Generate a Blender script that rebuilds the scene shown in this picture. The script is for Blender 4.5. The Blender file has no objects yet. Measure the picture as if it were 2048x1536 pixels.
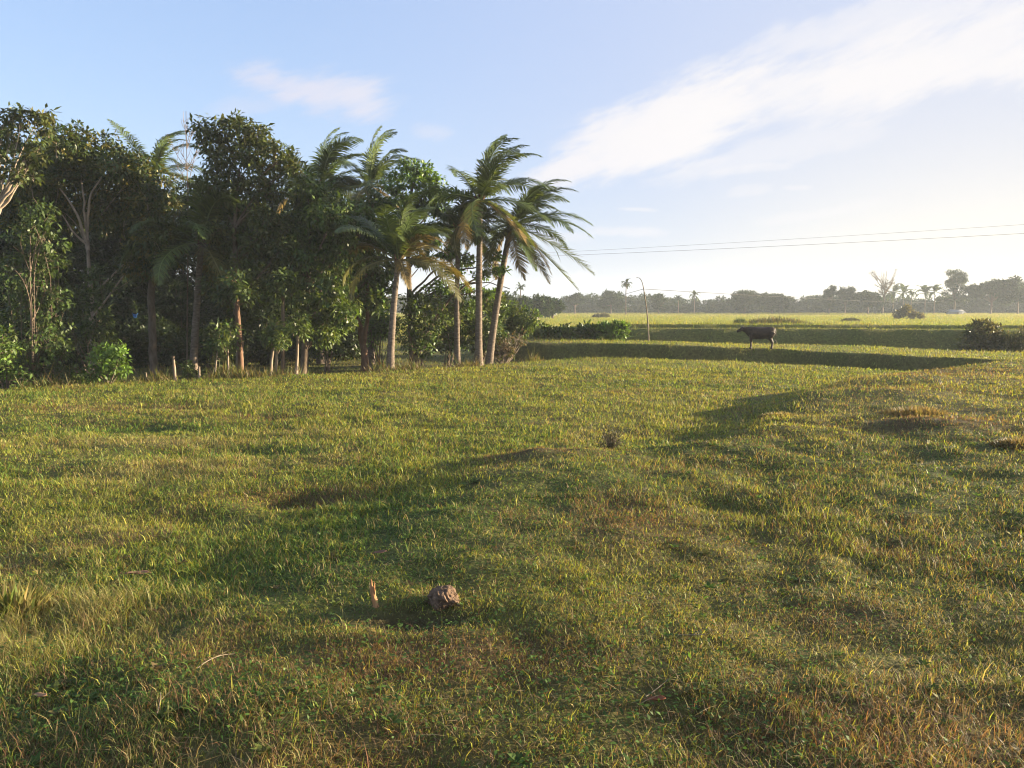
import bpy, math, random
import numpy as np
from mathutils import Vector, Matrix

SEED = 7
rng = np.random.default_rng(SEED)
random.seed(SEED)
scene = bpy.context.scene
COL = scene.collection

# ------------------------------------------------------------------ camera model
CAM_Z = 2.05
F = 1536.0
HORIZON = 615.0
PITCH = math.atan((768 - HORIZON) / F)
SUN_AZ, SUN_EL = math.radians(77), math.radians(8.0)
SUN = Vector((math.sin(SUN_AZ) * math.cos(SUN_EL), math.cos(SUN_AZ) * math.cos(SUN_EL), math.sin(SUN_EL)))


def ray(px, py):
    u = (px - 1024) / F
    v = (768 - py) / F
    c, s = math.cos(PITCH), math.sin(PITCH)
    return (u, c + v * s, -s + v * c)


def Pz(px, py, z=0.0):
    r = ray(px, py)
    t = (z - CAM_Z) / r[2]
    return (r[0] * t, r[1] * t, z)


def Pd(px, py, d):
    r = ray(px, py)
    t = d / r[1]
    return (r[0] * t, d, CAM_Z + r[2] * t)


# ------------------------------------------------------------------ noise
_perm = np.random.default_rng(3).random((64, 4096))


def vnoise(x, y, seed=0):
    xi = np.floor(x).astype(np.int64)
    yi = np.floor(y).astype(np.int64)
    fx = x - xi
    fy = y - yi
    fx = fx * fx * (3 - 2 * fx)
    fy = fy * fy * (3 - 2 * fy)
    tab = _perm[seed % 64]

    def h(a, b):
        k = (a * 374761393 + b * 668265263) & 0x7FFFFFFF
        k = (k ^ (k >> 13)) * 1274126177 & 0x7FFFFFFF
        return tab[(k ^ (k >> 16)) & 4095]
    a = h(xi, yi)
    b = h(xi + 1, yi)
    c = h(xi, yi + 1)
    d = h(xi + 1, yi + 1)
    return (a * (1 - fx) + b * fx) * (1 - fy) + (c * (1 - fx) + d * fx) * fy


def fbm(x, y, seed=0, octaves=4):
    t = 0
    a = 0.5
    n = 0
    for k in range(octaves):
        t = t + a * vnoise(x * 2 ** k + 17.3 * k, y * 2 ** k - 9.1 * k, seed + k)
        n += a
        a *= 0.5
    return t / n


def sstep(a, b, x):
    t = np.clip((x - a) / (b - a), 0, 1)
    return t * t * (3 - 2 * t)


# ------------------------------------------------------------------ terrain
# raised bank the photographer stands on: its crest, read as points on the ground
BANK = [(-5.0, -4.0), (-3.0, 2.4), (-2.75, 3.7), (-2.35, 4.75), (-1.9, 5.35), (-1.45, 6.0), (-1.0, 7.3), (-0.45, 8.9), (0.1, 10.0),
        (1.1, 10.3), (2.1, 10.3), (3.0, 10.9), (4.2, 12.4), (5.2, 14.4), (6.6, 16.8), (9.2, 19.0), (12.2, 21.4), (15.2, 23.6), (19.5, 25.6), (30, 27)]
_poly = np.array(BANK + [(60, 27), (60, -20), (-5, -20)])


def bank_sd(x, y):
    """signed distance to the bank's outline, positive on the bank"""
    d = np.full(x.shape, 1e9)
    inside = np.zeros(x.shape, bool)
    n = len(_poly)
    for i in range(n):
        x0, y0 = _poly[i]
        x1, y1 = _poly[(i + 1) % n]
        dx, dy = x1 - x0, y1 - y0
        t = np.clip(((x - x0) * dx + (y - y0) * dy) / (dx * dx + dy * dy), 0, 1)
        d = np.minimum(d, np.hypot(x - x0 - t * dx, y - y0 - t * dy))
        if y1 != y0:
            c = ((y0 > y) != (y1 > y)) & (x < dx * (y - y0) / dy + x0)
            inside ^= c
    return np.where(inside, d, -d)


def pl(pts):
    a = np.array(pts, float)
    return lambda x: np.interp(x, a[:, 0], a[:, 1])


EDGE = pl([(-60, 9), (-25, 13.5), (-13, 19.5), (-8.9, 21.8), (-3.9, 24.8), (-0.4, 28), (2.4, 30.8), (3.9, 31.6), (7.4, 29.6), (10.3, 27.2), (12.1, 25.2), (14, 23.6), (18, 22), (30, 20)])
C1 = pl([(-30, 36), (0.35, 34.6), (3.9, 34.0), (5.9, 33.2), (7.95, 32.8), (11.2, 32), (13.8, 29.2), (15.2, 26.6), (18, 25.2), (30, 24)])
B1 = pl([(-30, 40), (0.9, 38), (6.1, 36.8), (9, 36.7), (12.8, 36.6), (16.5, 34.9), (17.8, 31.0), (22, 29), (30, 28)])
C2 = pl([(-30, 45), (2, 43), (6.9, 42.3), (9.6, 41.9), (15.8, 41), (21, 40.3), (24.2, 39.8), (40, 38)])
Z1 = pl([(0, 0.5), (7, 0.46), (10, 0.34), (12, 0.3), (30, 0.3)])

# dips and humps: x, y, radius x, radius y, height
BUMPS = [(.6, 8.2, 1.1, 1.2, .08), (-.6, 6.4, .9, .8, .06), (-6.4, 13.2, 1.7, .75, -.20), (-4.6, 14.4, .9, .5, -.13), (-8.6, 12.0, 1.2, .5, -.13), (-2.3, 8.1, .55, .45, -.22), (-3.2, 7.3, .8, .35, -.13),
         (-3.9, 10.8, 1.1, .6, -.12), (-1.8, 14.4, .5, .3, .12), (-6.5, 15.6, .8, .3, -.1), (-1.4, 13.1, .8, .3, -.08), (-2.8, 17.4, .6, .25, .08), (-5.4, 9.2, .8, .3, -.1),
         (.35, 9.6, .8, .5, .13), (2.25, 10.0, .7, .45, .09), (1.5, 8.2, .5, .4, -.1), (.55, 7.6, .5, .4, -.09), (1.9, 6.9, .5, .35, -.07),
         (-.58, 4.42, .32, .15, -.14), (6.3, 11.2, .9, .55, .16), (5.5, 11.0, .5, .3, -.13), (6.6, 15.0, 1.6, 1.0, .14), (9.4, 17.4, 2, 1.1, .1), (4.0, 11.2, .7, .4, .1),
         (7.4, 10.4, .7, .4, -.15), (7.5, 16.0, .7, .4, -.12), (3.1, 8.6, .5, .3, -.1), (-1.0, 3.4, .6, .4, .06), (.9, 3.2, .5, .3, -.08), (1.6, 5.0, .5, .3, -.08),
         (2.4, 4.0, .5, .25, -.08), (-.3, 2.9, .4, .25, -.08), (-1.4, 4.0, .4, .25, -.06), (-2.6, 4.5, .5, .3, -.1)]


def height(x, y, fine=True):
    x = np.asarray(x, float)
    y = np.asarray(y, float)
    wob = (fbm(x * .35, y * .35, 11, 3) - .5)
    yy = y + wob * 1.1 + (fbm(x * 1.5, y * 1.5, 15, 3) - .5) * .55
    e, c1, b1, c2, z1 = EDGE(x), C1(x), B1(x), C2(x), Z1(x)
    grove = 1 - sstep(0.2, 3.2, x)
    # in front of the grove the field only steps down a little
    low = -.28 * grove + -.55 * (1 - grove)
    z = np.zeros_like(x)
    z = z + (low - z) * sstep(e, e + .55, yy)
    t = sstep(np.maximum(c1 - .9, e + .7), np.maximum(c1, e + 1.5), yy)
    z = z + (z1 - z) * t * sstep(-1.5, 1.0, x)
    z = z + ((z1 - .62) - z) * sstep(b1, b1 + .6, yy) * sstep(-1, 1, x)
    z = z + (.92 - z) * sstep(np.maximum(c2 - 1.9, b1 + .8), c2, yy) * sstep(-3, 1, x)
    z = z + (.58 - z) * sstep(c2 + .5, c2 + 1.4, yy) * sstep(-3, 1, x)
    z = z + (1.04 - z) * sstep(c2 + 3.2, c2 + 4.2, yy) * sstep(1, 6, x)
    z = z + (.05 - z) * sstep(c2 + 5.2, c2 + 9, yy)
    # bank
    near = y < 40
    sd = np.full(x.shape, -9.0)
    if near.any():
        sd[near] = bank_sd(x[near], y[near])
    sd = sd + (fbm(x * .9, y * .9, 21, 3) - .5) * .5
    zb = np.interp(x, [-3, 1, 3, 5, 8, 14, 30], [.20, .20, .21, .24, .38, .46, .45])
    sw = np.interp(x, [-3, 1, 4], [1.9, 1.6, 1.0])
    k = sstep(-.6 * sw, .8 * sw, sd + .35)
    z = z + (np.maximum(zb, z) - z) * k
    for bx, by, rx, ry, h in BUMPS:
        q = ((x - bx) / rx) ** 2 + ((y - by) / ry) ** 2
        z = z + h * (.6 if h < 0 and bx != -.58 else .85) * np.exp(-q * 1.2)
    if fine:
        fade = 1 / (1 + (y / 40) ** 2)
        z = z + (fbm(x * .9, y * .9, 31, 3) - .5) * .10 * fade + (fbm(x * 3.1, y * 3.1, 41, 3) - .5) * .075 * fade
    return z


def Pg(px, py):
    """the point of the terrain seen at a pixel"""
    z = .2
    for _ in range(30):
        p = Pz(px, py, z)
        z = z * .5 + hz(p[0], p[1]) * .5
    return Pz(px, py, z)


def hz(x, y):
    return float(height(np.array([x]), np.array([y]))[0])


# ------------------------------------------------------------------ mesh builder
class MB:
    def __init__(self):
        self.v, self.c, self.f = [], [], []
        self.n = 0

    def add(self, verts, faces, cols=None):
        verts = np.asarray(verts, np.float32).reshape(-1, 3)
        faces = np.asarray(faces, np.int32)
        if cols is None:
            cols = np.ones((len(verts), 3), np.float32)
        cols = np.asarray(cols, np.float32)
        if cols.ndim == 1:
            cols = np.tile(cols, (len(verts), 1))
        self.v.append(verts)
        self.c.append(cols)
        self.f.append(faces + self.n)
        self.n += len(verts)

    def tube(self, pts, radii, seg=7, col=None, ring=0.0, cap=True):
        pts = np.asarray(pts, float)
        radii = np.broadcast_to(np.asarray(radii, float), (len(pts),))
        d = np.gradient(pts, axis=0)
        d /= np.linalg.norm(d, axis=1)[:, None] + 1e-9
        ref = np.array([0, 0, 1.0]) if abs(d[0][2]) < .8 else np.array([1.0, 0, 0])
        a = np.linspace(0, 2 * math.pi, seg, endpoint=False)
        V = []
        for p, t, r in zip(pts, d, radii):
            u = np.cross(t, ref)
            u /= np.linalg.norm(u) + 1e-9
            w = np.cross(t, u)
            V.append(p + r * (np.cos(a)[:, None] * u + np.sin(a)[:, None] * w))
        V = np.concatenate(V)
        F_ = []
        i = np.arange(seg)
        j = (i + 1) % seg
        for k in range(len(pts) - 1):
            F_.append(np.stack([k * seg + i, k * seg + j, (k + 1) * seg + j, (k + 1) * seg + i], 1))
        F_ = np.concatenate(F_)
        n0 = self.n
        self.add(V, F_, col)
        if cap:
            for k in (0, len(pts) - 1):
                c = pts[k]
                T = np.stack([k * seg + i, k * seg + j, np.full(seg, seg * len(pts) + (0 if k == 0 else 1))], 1)
                if k:
                    T = T[:, ::-1]
                self.f.append((T + n0).astype(np.int32))
            self.add(np.array([pts[0], pts[-1]]), np.zeros((0, 4), int), col)

    def build(self, name, mat, parent=None, smooth=False, loc=None):
        me = bpy.data.meshes.new(name)
        V = np.concatenate(self.v) if self.v else np.zeros((0, 3), np.float32)
        C = np.concatenate(self.c)
        if loc is not None:
            V = V - np.asarray(loc, np.float32)
        loops, tot = [], []
        for f in self.f:
            if len(f):
                loops.append(f.ravel())
                tot.append(np.full(len(f), f.shape[1], np.int32))
        loops = np.concatenate(loops)
        tot = np.concatenate(tot)
        start = np.concatenate([[0], np.cumsum(tot)[:-1]]).astype(np.int32)
        me.vertices.add(len(V))
        me.vertices.foreach_set('co', V.ravel())
        me.loops.add(len(loops))
        me.loops.foreach_set('vertex_index', loops.astype(np.int32))
        me.polygons.add(len(tot))
        me.polygons.foreach_set('loop_start', start)
        me.polygons.foreach_set('loop_total', tot)
        if smooth:
            me.polygons.foreach_set('use_smooth', np.ones(len(tot), bool))
        at = me.attributes.new('tint', 'FLOAT_COLOR', 'POINT')
        rgba = np.ones((len(V), 4), np.float32)
        rgba[:, :3] = C
        at.data.foreach_set('color', rgba.ravel())
        me.update()
        me.validate()
        me.materials.append(mat)
        o = bpy.data.objects.new(name, me)
        COL.objects.link(o)
        if parent is not None:
            o.parent = parent
        return o


def leaves(mb, cen, axis, nor, length, width, cols, fold=.12):
    """a rhombic, slightly folded leaf per row"""
    n = len(cen)
    axis = axis / (np.linalg.norm(axis, axis=1)[:, None] + 1e-9)
    side = np.cross(axis, nor)
    side /= np.linalg.norm(side, axis=1)[:, None] + 1e-9
    up = np.cross(side, axis)
    L = np.broadcast_to(length, (n,))[:, None]
    W = np.broadcast_to(width, (n,))[:, None]
    V = np.stack([cen, cen + axis * L * .45 + side * W * .5 + up * W * fold, cen + axis * L - up * L * .08, cen + axis * L * .45 - side * W * .5 + up * W * fold], 1).reshape(-1, 3)
    Fq = np.arange(n * 4).reshape(n, 4)
    mb.add(V, Fq, np.repeat(cols, 4, axis=0))


def rdir(n, r=rng):
    v = r.normal(size=(n, 3))
    return v / np.linalg.norm(v, axis=1)[:, None]


def palette(cols, n, r=rng, jit=.18):
    cols = np.asarray(cols, float)
    i = r.integers(0, len(cols), n)
    j = r.integers(0, len(cols), n)
    t = r.random(n)[:, None]
    c = cols[i] * t + cols[j] * (1 - t)
    return np.clip(c * (1 + jit * r.normal(size=(n, 1))), .004, .9)


# ------------------------------------------------------------------ materials
def node_mat(name):
    m = bpy.data.materials.new(name)
    m.use_nodes = True
    m.node_tree.nodes.clear()
    return m, m.node_tree.nodes, m.node_tree.links


def leaf_material(name, transl=.4, rough=.5, spec=.3, tr_tint=(1.25, 1.15, .45)):
    m, N, L = node_mat(name)
    out = N.new('ShaderNodeOutputMaterial')
    at = N.new('ShaderNodeAttribute')
    at.attribute_name = 'tint'
    p = N.new('ShaderNodeBsdfPrincipled')
    p.inputs['Roughness'].default_value = rough
    p.inputs['Specular IOR Level'].default_value = spec
    L.new(at.outputs['Color'], p.inputs['Base Color'])
    tr = N.new('ShaderNodeBsdfTranslucent')
    mu = N.new('ShaderNodeMix')
    mu.data_type = 'RGBA'
    mu.blend_type = 'MULTIPLY'
    mu.inputs[0].default_value = 1
    L.new(at.outputs['Color'], mu.inputs[6])
    mu.inputs[7].default_value = (*tr_tint, 1)
    L.new(mu.outputs[2], tr.inputs['Color'])
    mx = N.new('ShaderNodeMixShader')
    mx.inputs[0].default_value = transl
    L.new(p.outputs[0], mx.inputs[1])
    L.new(tr.outputs[0], mx.inputs[2])
    L.new(mx.outputs[0], out.inputs['Surface'])
    return m


def rough_material(name, c0, c1, scale=8, rough=.9, bump=.4, use_tint=False, stretch=(1, 1, 1), bscale=None, dist=.02):
    m, N, L = node_mat(name)
    out = N.new('ShaderNodeOutputMaterial')
    p = N.new('ShaderNodeBsdfPrincipled')
    p.inputs['Roughness'].default_value = rough
    p.inputs['Specular IOR Level'].default_value = .15
    tc = N.new('ShaderNodeTexCoord')
    mp = N.new('ShaderNodeMapping')
    mp.inputs['Scale'].default_value = stretch
    L.new(tc.outputs['Object'], mp.inputs['Vector'])
    nz = N.new('ShaderNodeTexNoise')
    nz.inputs['Scale'].default_value = scale
    nz.inputs['Detail'].default_value = 6
    nz.inputs['Roughness'].default_value = .65
    L.new(mp.outputs[0], nz.inputs['Vector'])
    cr = N.new('ShaderNodeValToRGB')
    cr.color_ramp.elements[0].position = .3
    cr.color_ramp.elements[0].color = (*c0, 1)
    cr.color_ramp.elements[1].position = .7
    cr.color_ramp.elements[1].color = (*c1, 1)
    L.new(nz.outputs['Fac'], cr.inputs['Fac'])
    col = cr.outputs['Color']
    if use_tint:
        at = N.new('ShaderNodeAttribute')
        at.attribute_name = 'tint'
        mu = N.new('ShaderNodeMix')
        mu.data_type = 'RGBA'
        mu.blend_type = 'MULTIPLY'
        mu.inputs[0].default_value = 1
        L.new(col, mu.inputs[6])
        L.new(at.outputs['Color'], mu.inputs[7])
        col = mu.outputs[2]
    L.new(col, p.inputs['Base Color'])
    bp = N.new('ShaderNodeBump')
    bp.inputs['Strength'].default_value = bump
    bp.inputs['Distance'].default_value = dist
    nb = N.new('ShaderNodeTexNoise')
    nb.inputs['Scale'].default_value = bscale or scale * 3
    nb.inputs['Detail'].default_value = 5
    L.new(mp.outputs[0], nb.inputs['Vector'])
    L.new(nb.outputs['Fac'], bp.inputs['Height'])
    L.new(bp.outputs[0], p.inputs['Normal'])
    L.new(p.outputs[0], out.inputs['Surface'])
    return m


M = {
    'grass': leaf_material('grass_blades', .42, .55, .25, (1.2, 1.1, .5)),
    'leaf': leaf_material('tree_leaves', .35, .45, .35),
    'frond': leaf_material('palm_fronds', .35, .42, .4),
    'farleaf': leaf_material('far_leaves', .25, .7, .1),
    'ground': rough_material('grassy_soil', (.55, .5, .45), (1.3, 1.25, 1.1), 9, .95, .8, True, dist=.03),
    'bark': rough_material('brown_bark', (.07, .05, .035), (.2, .15, .11), 10, .9, .7, stretch=(1, 1, .3)),
    'palebark': rough_material('pale_bark', (.17, .13, .10), (.36, .29, .22), 9, .9, .6, stretch=(1, 1, .35)),
    'palmbark': rough_material('palm_bark', (.075, .055, .042), (.22, .175, .135), 7, .9, .8, stretch=(1, 1, 3.5), bscale=12),
    'redbark': rough_material('reddish_bark', (.085, .05, .034), (.19, .11, .07), 9, .9, .6, stretch=(1, 1, .35)),
    'wood': rough_material('weathered_wood', (.12, .09, .065), (.33, .26, .19), 12, .85, .5, stretch=(1, 1, .15)),
    'bamboo': rough_material('dry_bamboo', (.13, .10, .07), (.24, .19, .13), 10, .6, .2),
    'mud': rough_material('dried_mud', (.07, .045, .03), (.19, .125, .08), 14, .95, 1.0, bscale=40, dist=.01),
    'stump': rough_material('split_stump', (.26, .11, .05), (.52, .30, .14), 30, .85, .8, stretch=(1, 1, .2), dist=.006),
    'hide': rough_material('dark_hide', (.024, .016, .011), (.065, .042, .028), 5, .6, .2),
    'horn': rough_material('grey_horn', (.10, .09, .08), (.2, .18, .15), 8, .5, .1),
    'wire': rough_material('dark_cable', (.03, .03, .03), (.05, .05, .05), 3, .6, 0),
    'white': rough_material('whitewashed_wall', (.2, .2, .19), (.28, .28, .27), 3, .9, .1),
    'roofm': rough_material('pale_metal_roof', (.16, .165, .17), (.24, .24, .24), 2, .5, .1),
    'tarp': rough_material('blue_tarp', (.04, .13, .32), (.06, .2, .45), 5, .5, .3),
    'dryleaf': leaf_material('dry_leaves', .2, .8, .1, (1.1, .9, .6)),
}


# ------------------------------------------------------------------ tagging
def tag(o, label, cat, group=None):
    o['label'] = label
    o['category'] = cat
    if group:
        o['group'] = group
    return o


def empty(name, loc):
    o = bpy.data.objects.new(name, None)
    COL.objects.link(o)
    o.location = loc
    o.empty_display_size = .2
    return o


# ------------------------------------------------------------------ ground colours
GREEN_D = np.array((.045, .085, .016))
GREEN = np.array((.11, .175, .030))
YGREEN = np.array((.25, .265, .045))
STRAW = np.array((.30, .26, .10))
BROWN = np.array((.19, .115, .06))
SOIL = np.array((.07, .05, .035))
# patches that differ in growth: x, y, rx, ry, kind, weight
PATCH = [(.3, 9.7, .9, .45, 'brown', 1.0), (6.4, 11.3, 1.1, .6, 'brown', .9), (7.8, 15.5, 1.5, .7, 'brown', .5), (-8.5, 15.6, 2.2, .8, 'brown', .6), (-1.2, 17, 2.2, .8, 'straw', .3),
         (.6, 8.1, 1.2, 1.3, 'green', .8), (-.8, 6.4, 1.4, 1.4, 'green', 1), (2.1, 9.9, 1.0, .5, 'green', .8), (-1.5, 4.9, .9, .7, 'green', .8), (-4.4, 9.6, 1.1, .9, 'straw', .8),
         (-5.4, 11.6, 1.8, .6, 'straw', .9), (-3.2, 12.6, 1.1, .5, 'straw', .6), (-6.4, 13.3, 1.9, .6, 'green', 1), (-4.5, 14.4, .9, .4, 'brown', .7), (-2.2, 8.2, .8, .5, 'brown', .8),
         (-3.7, 10.8, .9, .5, 'green', .8), (-2.0, 9.4, .5, .4, 'green', .7), (1.0, 6.6, .5, .9, 'brown', .6), (-.2, 3.9, .9, .35, 'brown', .8), (1.9, 3.1, 1.0, .5, 'brown', .8), (-.8, 3.0, .8, .4, 'brown', .5),
         (-2.9, 4.6, .5, .7, 'straw', .8), (-.60, 4.42, .42, .17, 'soil', 1.0), (2.3, 4.3, 1.1, .9, 'straw', .25), (4.3, 7.5, 2, 1.5, 'green', .35), (-1.7, 3.4, .8, .5, 'green', .6),  # soil patch: bare ground, its dark colour also deepens the clod's shadow side
         (2.0, 4.4, .5, .3, 'brown', .6), (-1.3, 2.8, .5, .3, 'straw', .5), (1.3, 4.2, .35, .25, 'straw', .6), (10.5, 19.0, 3, 2, 'brown', .5), (4.5, 17, 4, 2, 'straw', .25)]


def growth(x, y):
    """weights (green, yellow, straw, brown, soil) over the ground"""
    w = {}
    n1 = fbm(x * .45, y * .45, 51, 3)
    n2 = fbm(x * 1.3, y * 1.3, 55, 3)
    n3 = fbm(x * .8 + 40, y * .8, 59, 3)
    n4 = fbm(x * 2.6, y * 2.6 + 30, 47, 2)
    bank = sstep(-.3, .5, bank_sd(x, y)) * (y < 30)
    w['green'] = .55 + 1.5 * sstep(.42, .68, n1) + .9 * sstep(.5, .75, n2) + .2 * bank
    w['yellow'] = 1.4 * (1 - .55 * bank) + 1.0 * sstep(.55, .3, n1)
    w['straw'] = .24 + 1.5 * sstep(.55, .8, n3) + .7 * sstep(.55, .75, n4)
    w['brown'] = .2 + .5 * bank + .9 * 1.3 * sstep(4.2, 2.4, y) + 1.5 * sstep(.56, .78, 1 - n2) * sstep(.42, .62, n3) + .8 * sstep(.6, .8, 1 - n4)
    w['soil'] = .05 + .2 * sstep(.6, .8, n4)
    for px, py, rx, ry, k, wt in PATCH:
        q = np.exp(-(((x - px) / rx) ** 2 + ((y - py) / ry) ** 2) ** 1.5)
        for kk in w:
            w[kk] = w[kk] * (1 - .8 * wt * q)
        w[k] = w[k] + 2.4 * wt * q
    # far fields: ripening rice in strips, dry weeds towards the trees
    far = sstep(44, 60, y)
    strip = vnoise(y * .045 + .2 * vnoise(x * .03, y * .03, 5), x * .006, 13)
    w['yellow'] = w['yellow'] + far * (.9 + 1.4 * (strip > .45))
    w['straw'] = w['straw'] + far * (1.6 * (strip < .45) + 2.0 * sstep(130, 200, y))
    w['green'] = w['green'] * (1 + .3 * far)
    w['brown'] = w['brown'] * (1 - .6 * far)
    # steep bank faces: more bare soil, deepening their shade in the colour
    c1, c2, b1, e = C1(x), C2(x), B1(x), EDGE(x)
    right = sstep(-.5, 2.5, x)
    face = right * np.maximum(sstep(e + .1, e + .5, y) * (1 - sstep(c1 - .25, c1 + .15, y)), sstep(b1, b1 + .5, y) * (1 - sstep(c2 - .25, c2 + .1, y)))
    face = np.maximum(face, right * sstep(c2 + .7, c2 + 1.2, y) * (1 - sstep(c2 + 3.9, c2 + 4.2, y)))
    w['soil'] = w['soil'] + 1.3 * face
    w['brown'] = w['brown'] + .5 * face
    w['green'] = w['green'] + .8 * face
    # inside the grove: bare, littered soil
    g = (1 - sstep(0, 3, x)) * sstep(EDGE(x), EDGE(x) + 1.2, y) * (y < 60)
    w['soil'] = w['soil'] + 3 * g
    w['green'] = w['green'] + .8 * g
    tot = sum(w.values())
    return {k: v / tot for k, v in w.items()}


PAL = {'green': GREEN, 'yellow': YGREEN, 'straw': STRAW, 'brown': BROWN, 'soil': SOIL}


# ------------------------------------------------------------------ ground sheet
def graded(segs):
    out = []
    for a, b, s in segs:
        out.append(np.arange(a, b, s))
    return np.concatenate(out + [[segs[-1][1]]])


def build_ground():
    pos = graded([(0, 6, .075), (6, 14, .13), (14, 32, .3), (32, 80, 1.6), (80, 540, 20)])
    xs = np.unique(np.concatenate([-pos, pos]))
    ys = np.unique(np.concatenate([-graded([(0, 8, .5), (8, 60, 4), (60, 140, 40)]), graded([(0, 12, .075), (12, 34, .14), (34, 52, .22), (52, 90, 1.5), (90, 520, 16)])]))
    X, Y = np.meshgrid(xs, ys)
    x, y = X.ravel(), Y.ravel()
    z = height(x, y)
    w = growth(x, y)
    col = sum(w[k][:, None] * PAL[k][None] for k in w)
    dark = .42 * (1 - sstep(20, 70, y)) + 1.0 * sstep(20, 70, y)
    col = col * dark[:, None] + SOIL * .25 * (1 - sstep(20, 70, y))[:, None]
    nx, ny = len(xs), len(ys)
    i = np.arange(nx - 1)
    j = np.arange(ny - 1)
    I, J = np.meshgrid(i, j)
    a = (J * nx + I).ravel()
    Fq = np.stack([a, a + 1, a + nx + 1, a + nx], 1)
    mb = MB()
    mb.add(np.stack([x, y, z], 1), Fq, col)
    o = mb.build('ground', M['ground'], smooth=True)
    o['kind'] = 'structure'


# ------------------------------------------------------------------ grass
def build_grass():
    r = np.random.default_rng(101)
    ygrid = np.linspace(1.7, 300, 60000)
    dens = 11500 * np.minimum(1, (4.2 / ygrid) ** 1.97)
    pdf = (1.55 * ygrid + 3) * dens
    cdf = np.cumsum(pdf)
    total = cdf[-1] * (ygrid[1] - ygrid[0])
    n = int(min(total, 2300000))
    y = np.interp(r.random(n) * cdf[-1], cdf, ygrid)
    half = .76 * y + 1.5
    x = (r.random(n) * 2 - 1) * half
    # clumping: thin the hollows out
    cl = fbm(x * 4.5, y * 4.5, 71, 2)
    w = growth(x, y)
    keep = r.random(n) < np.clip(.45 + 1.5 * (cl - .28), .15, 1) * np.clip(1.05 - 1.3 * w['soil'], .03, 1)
    x, y, cl = x[keep], y[keep], cl[keep]
    w = {k: v[keep] for k, v in w.items()}
    n = len(x)
    z = height(x, y)
    kinds = ['green', 'yellow', 'straw', 'brown', 'soil']
    W = np.stack([w[k] for k in kinds], 1)
    cum = np.cumsum(W, 1)
    t = r.random(n)[:, None] * cum[:, -1:]
    k = (t > cum).sum(1)
    k = np.minimum(k, 4)
    k[k == 4] = r.choice([0, 2, 3], (k == 4).sum())
    base = np.stack([PAL[q] for q in kinds])[k]
    mixc = sum(w[q][:, None] * PAL[q][None] for q in kinds)
    far = sstep(8, 40, y)[:, None]
    col = base * (1 - .5 * far) + mixc * .5 * far
    col = col * (1 + .27 * r.normal(size=(n, 1)))
    col[:, 0] *= 1 + .12 * r.normal(size=n)
    col = np.clip(col, .006, .6)
    s = np.maximum(1, y / 4.5)
    tall = fbm(x * .7, y * .7, 77, 3)
    bank = sstep(-.3, .5, bank_sd(x, y)) * (y < 30)
    L = np.array([.050, .058, .068, .062, .042])[k] * np.exp(.32 * r.normal(size=n)) * (.55 + .9 * tall) * (1 - .18 * bank)
    # longer sward close to the camera and on the left
    L *= 1 + .35 * np.exp(-((y - 2.6) / 1.0) ** 2) + .6 * np.exp(-(((x + 2.9) / .7) ** 2 + ((y - 4.6) / .8) ** 2))
    stalk = (r.random(n) < .012) & (y < 14)
    L[stalk] *= 2.0
    L *= .86 * s ** .25
    L = np.where(y > 45, L * 2.0, L)
    wd = np.array([.0056, .0042, .0027, .0027, .0045])[k] * np.exp(.25 * r.normal(size=n)) * .9 * s ** .88
    wd[stalk] *= .5
    wd = np.maximum(wd, y * .00042)
    az = r.random(n) * 2 * math.pi
    lean = np.abs(r.normal(size=n)) * .5 + .28 + .38 * bank * (k == 0) + .3 * (k == 0) * r.random(n)
    lean = np.minimum(lean, 1.35)
    lean[y > 25] *= .7
    dx, dy = np.cos(az), np.sin(az)
    # clump centres throw blades outwards
    sx, sy = -dy, dx
    l1 = lean * .65
    l2 = np.minimum(lean * 1.55 + .1, 1.9)
    p0 = np.stack([x, y, z - .012], 1)
    m1 = p0 + (L * .55)[:, None] * np.stack([dx * np.sin(l1), dy * np.sin(l1), np.cos(l1)], 1)
    tip = m1 + (L * .5)[:, None] * np.stack([dx * np.sin(l2), dy * np.sin(l2), np.cos(l2)], 1)
    tw = r.normal(size=n) * .5
    S = np.stack([sx * np.cos(tw) + dx * np.sin(tw), sy * np.cos(tw) + dy * np.sin(tw), 0 * sx], 1)
    near = y < 26
    mb = MB()

    def cat(sel):
        q = sel.nonzero()[0]
        return q
    q = cat(near)
    V = np.stack([p0[q] - S[q] * wd[q, None] * .45, p0[q] + S[q] * wd[q, None] * .45, m1[q] + S[q] * wd[q, None] * .5, m1[q] - S[q] * wd[q, None] * .5, tip[q]], 1).reshape(-1, 3)
    b = np.arange(len(q)) * 5
    mb.add(V, np.stack([b, b + 1, b + 2, b + 3], 1), np.repeat(col[q], 5, 0))
    mb.f.append(np.stack([b + 3, b + 2, b + 4], 1).astype(np.int32))
    q = cat(~near)
    V = np.stack([p0[q] - S[q] * wd[q, None] * .5, p0[q] + S[q] * wd[q, None] * .5, tip[q]], 1).reshape(-1, 3)
    b = np.arange(len(q)) * 3
    n0 = mb.n
    mb.add(V, np.stack([b, b + 1, b + 2], 1), np.repeat(col[q], 3, 0))
    # small round leaved creepers between the blades
    m = 34000
    yy = 1.9 + 9 * r.random(m) ** 1.5
    xx = (r.random(m) * 2 - 1) * (.74 * yy + 1)
    f = fbm(xx * 1.1, yy * 1.1, 91, 3)
    kp = r.random(m) < sstep(.46, .62, f)
    xx, yy = xx[kp], yy[kp]
    m = len(xx)
    cen = np.stack([xx, yy, height(xx, yy) + .02 + .05 * r.random(m)], 1)
    ax = rdir(m, r)
    ax[:, 2] = np.abs(ax[:, 2]) * .3
    no = rdir(m, r) * .5 + np.array([0, 0, 1.0])
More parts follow.
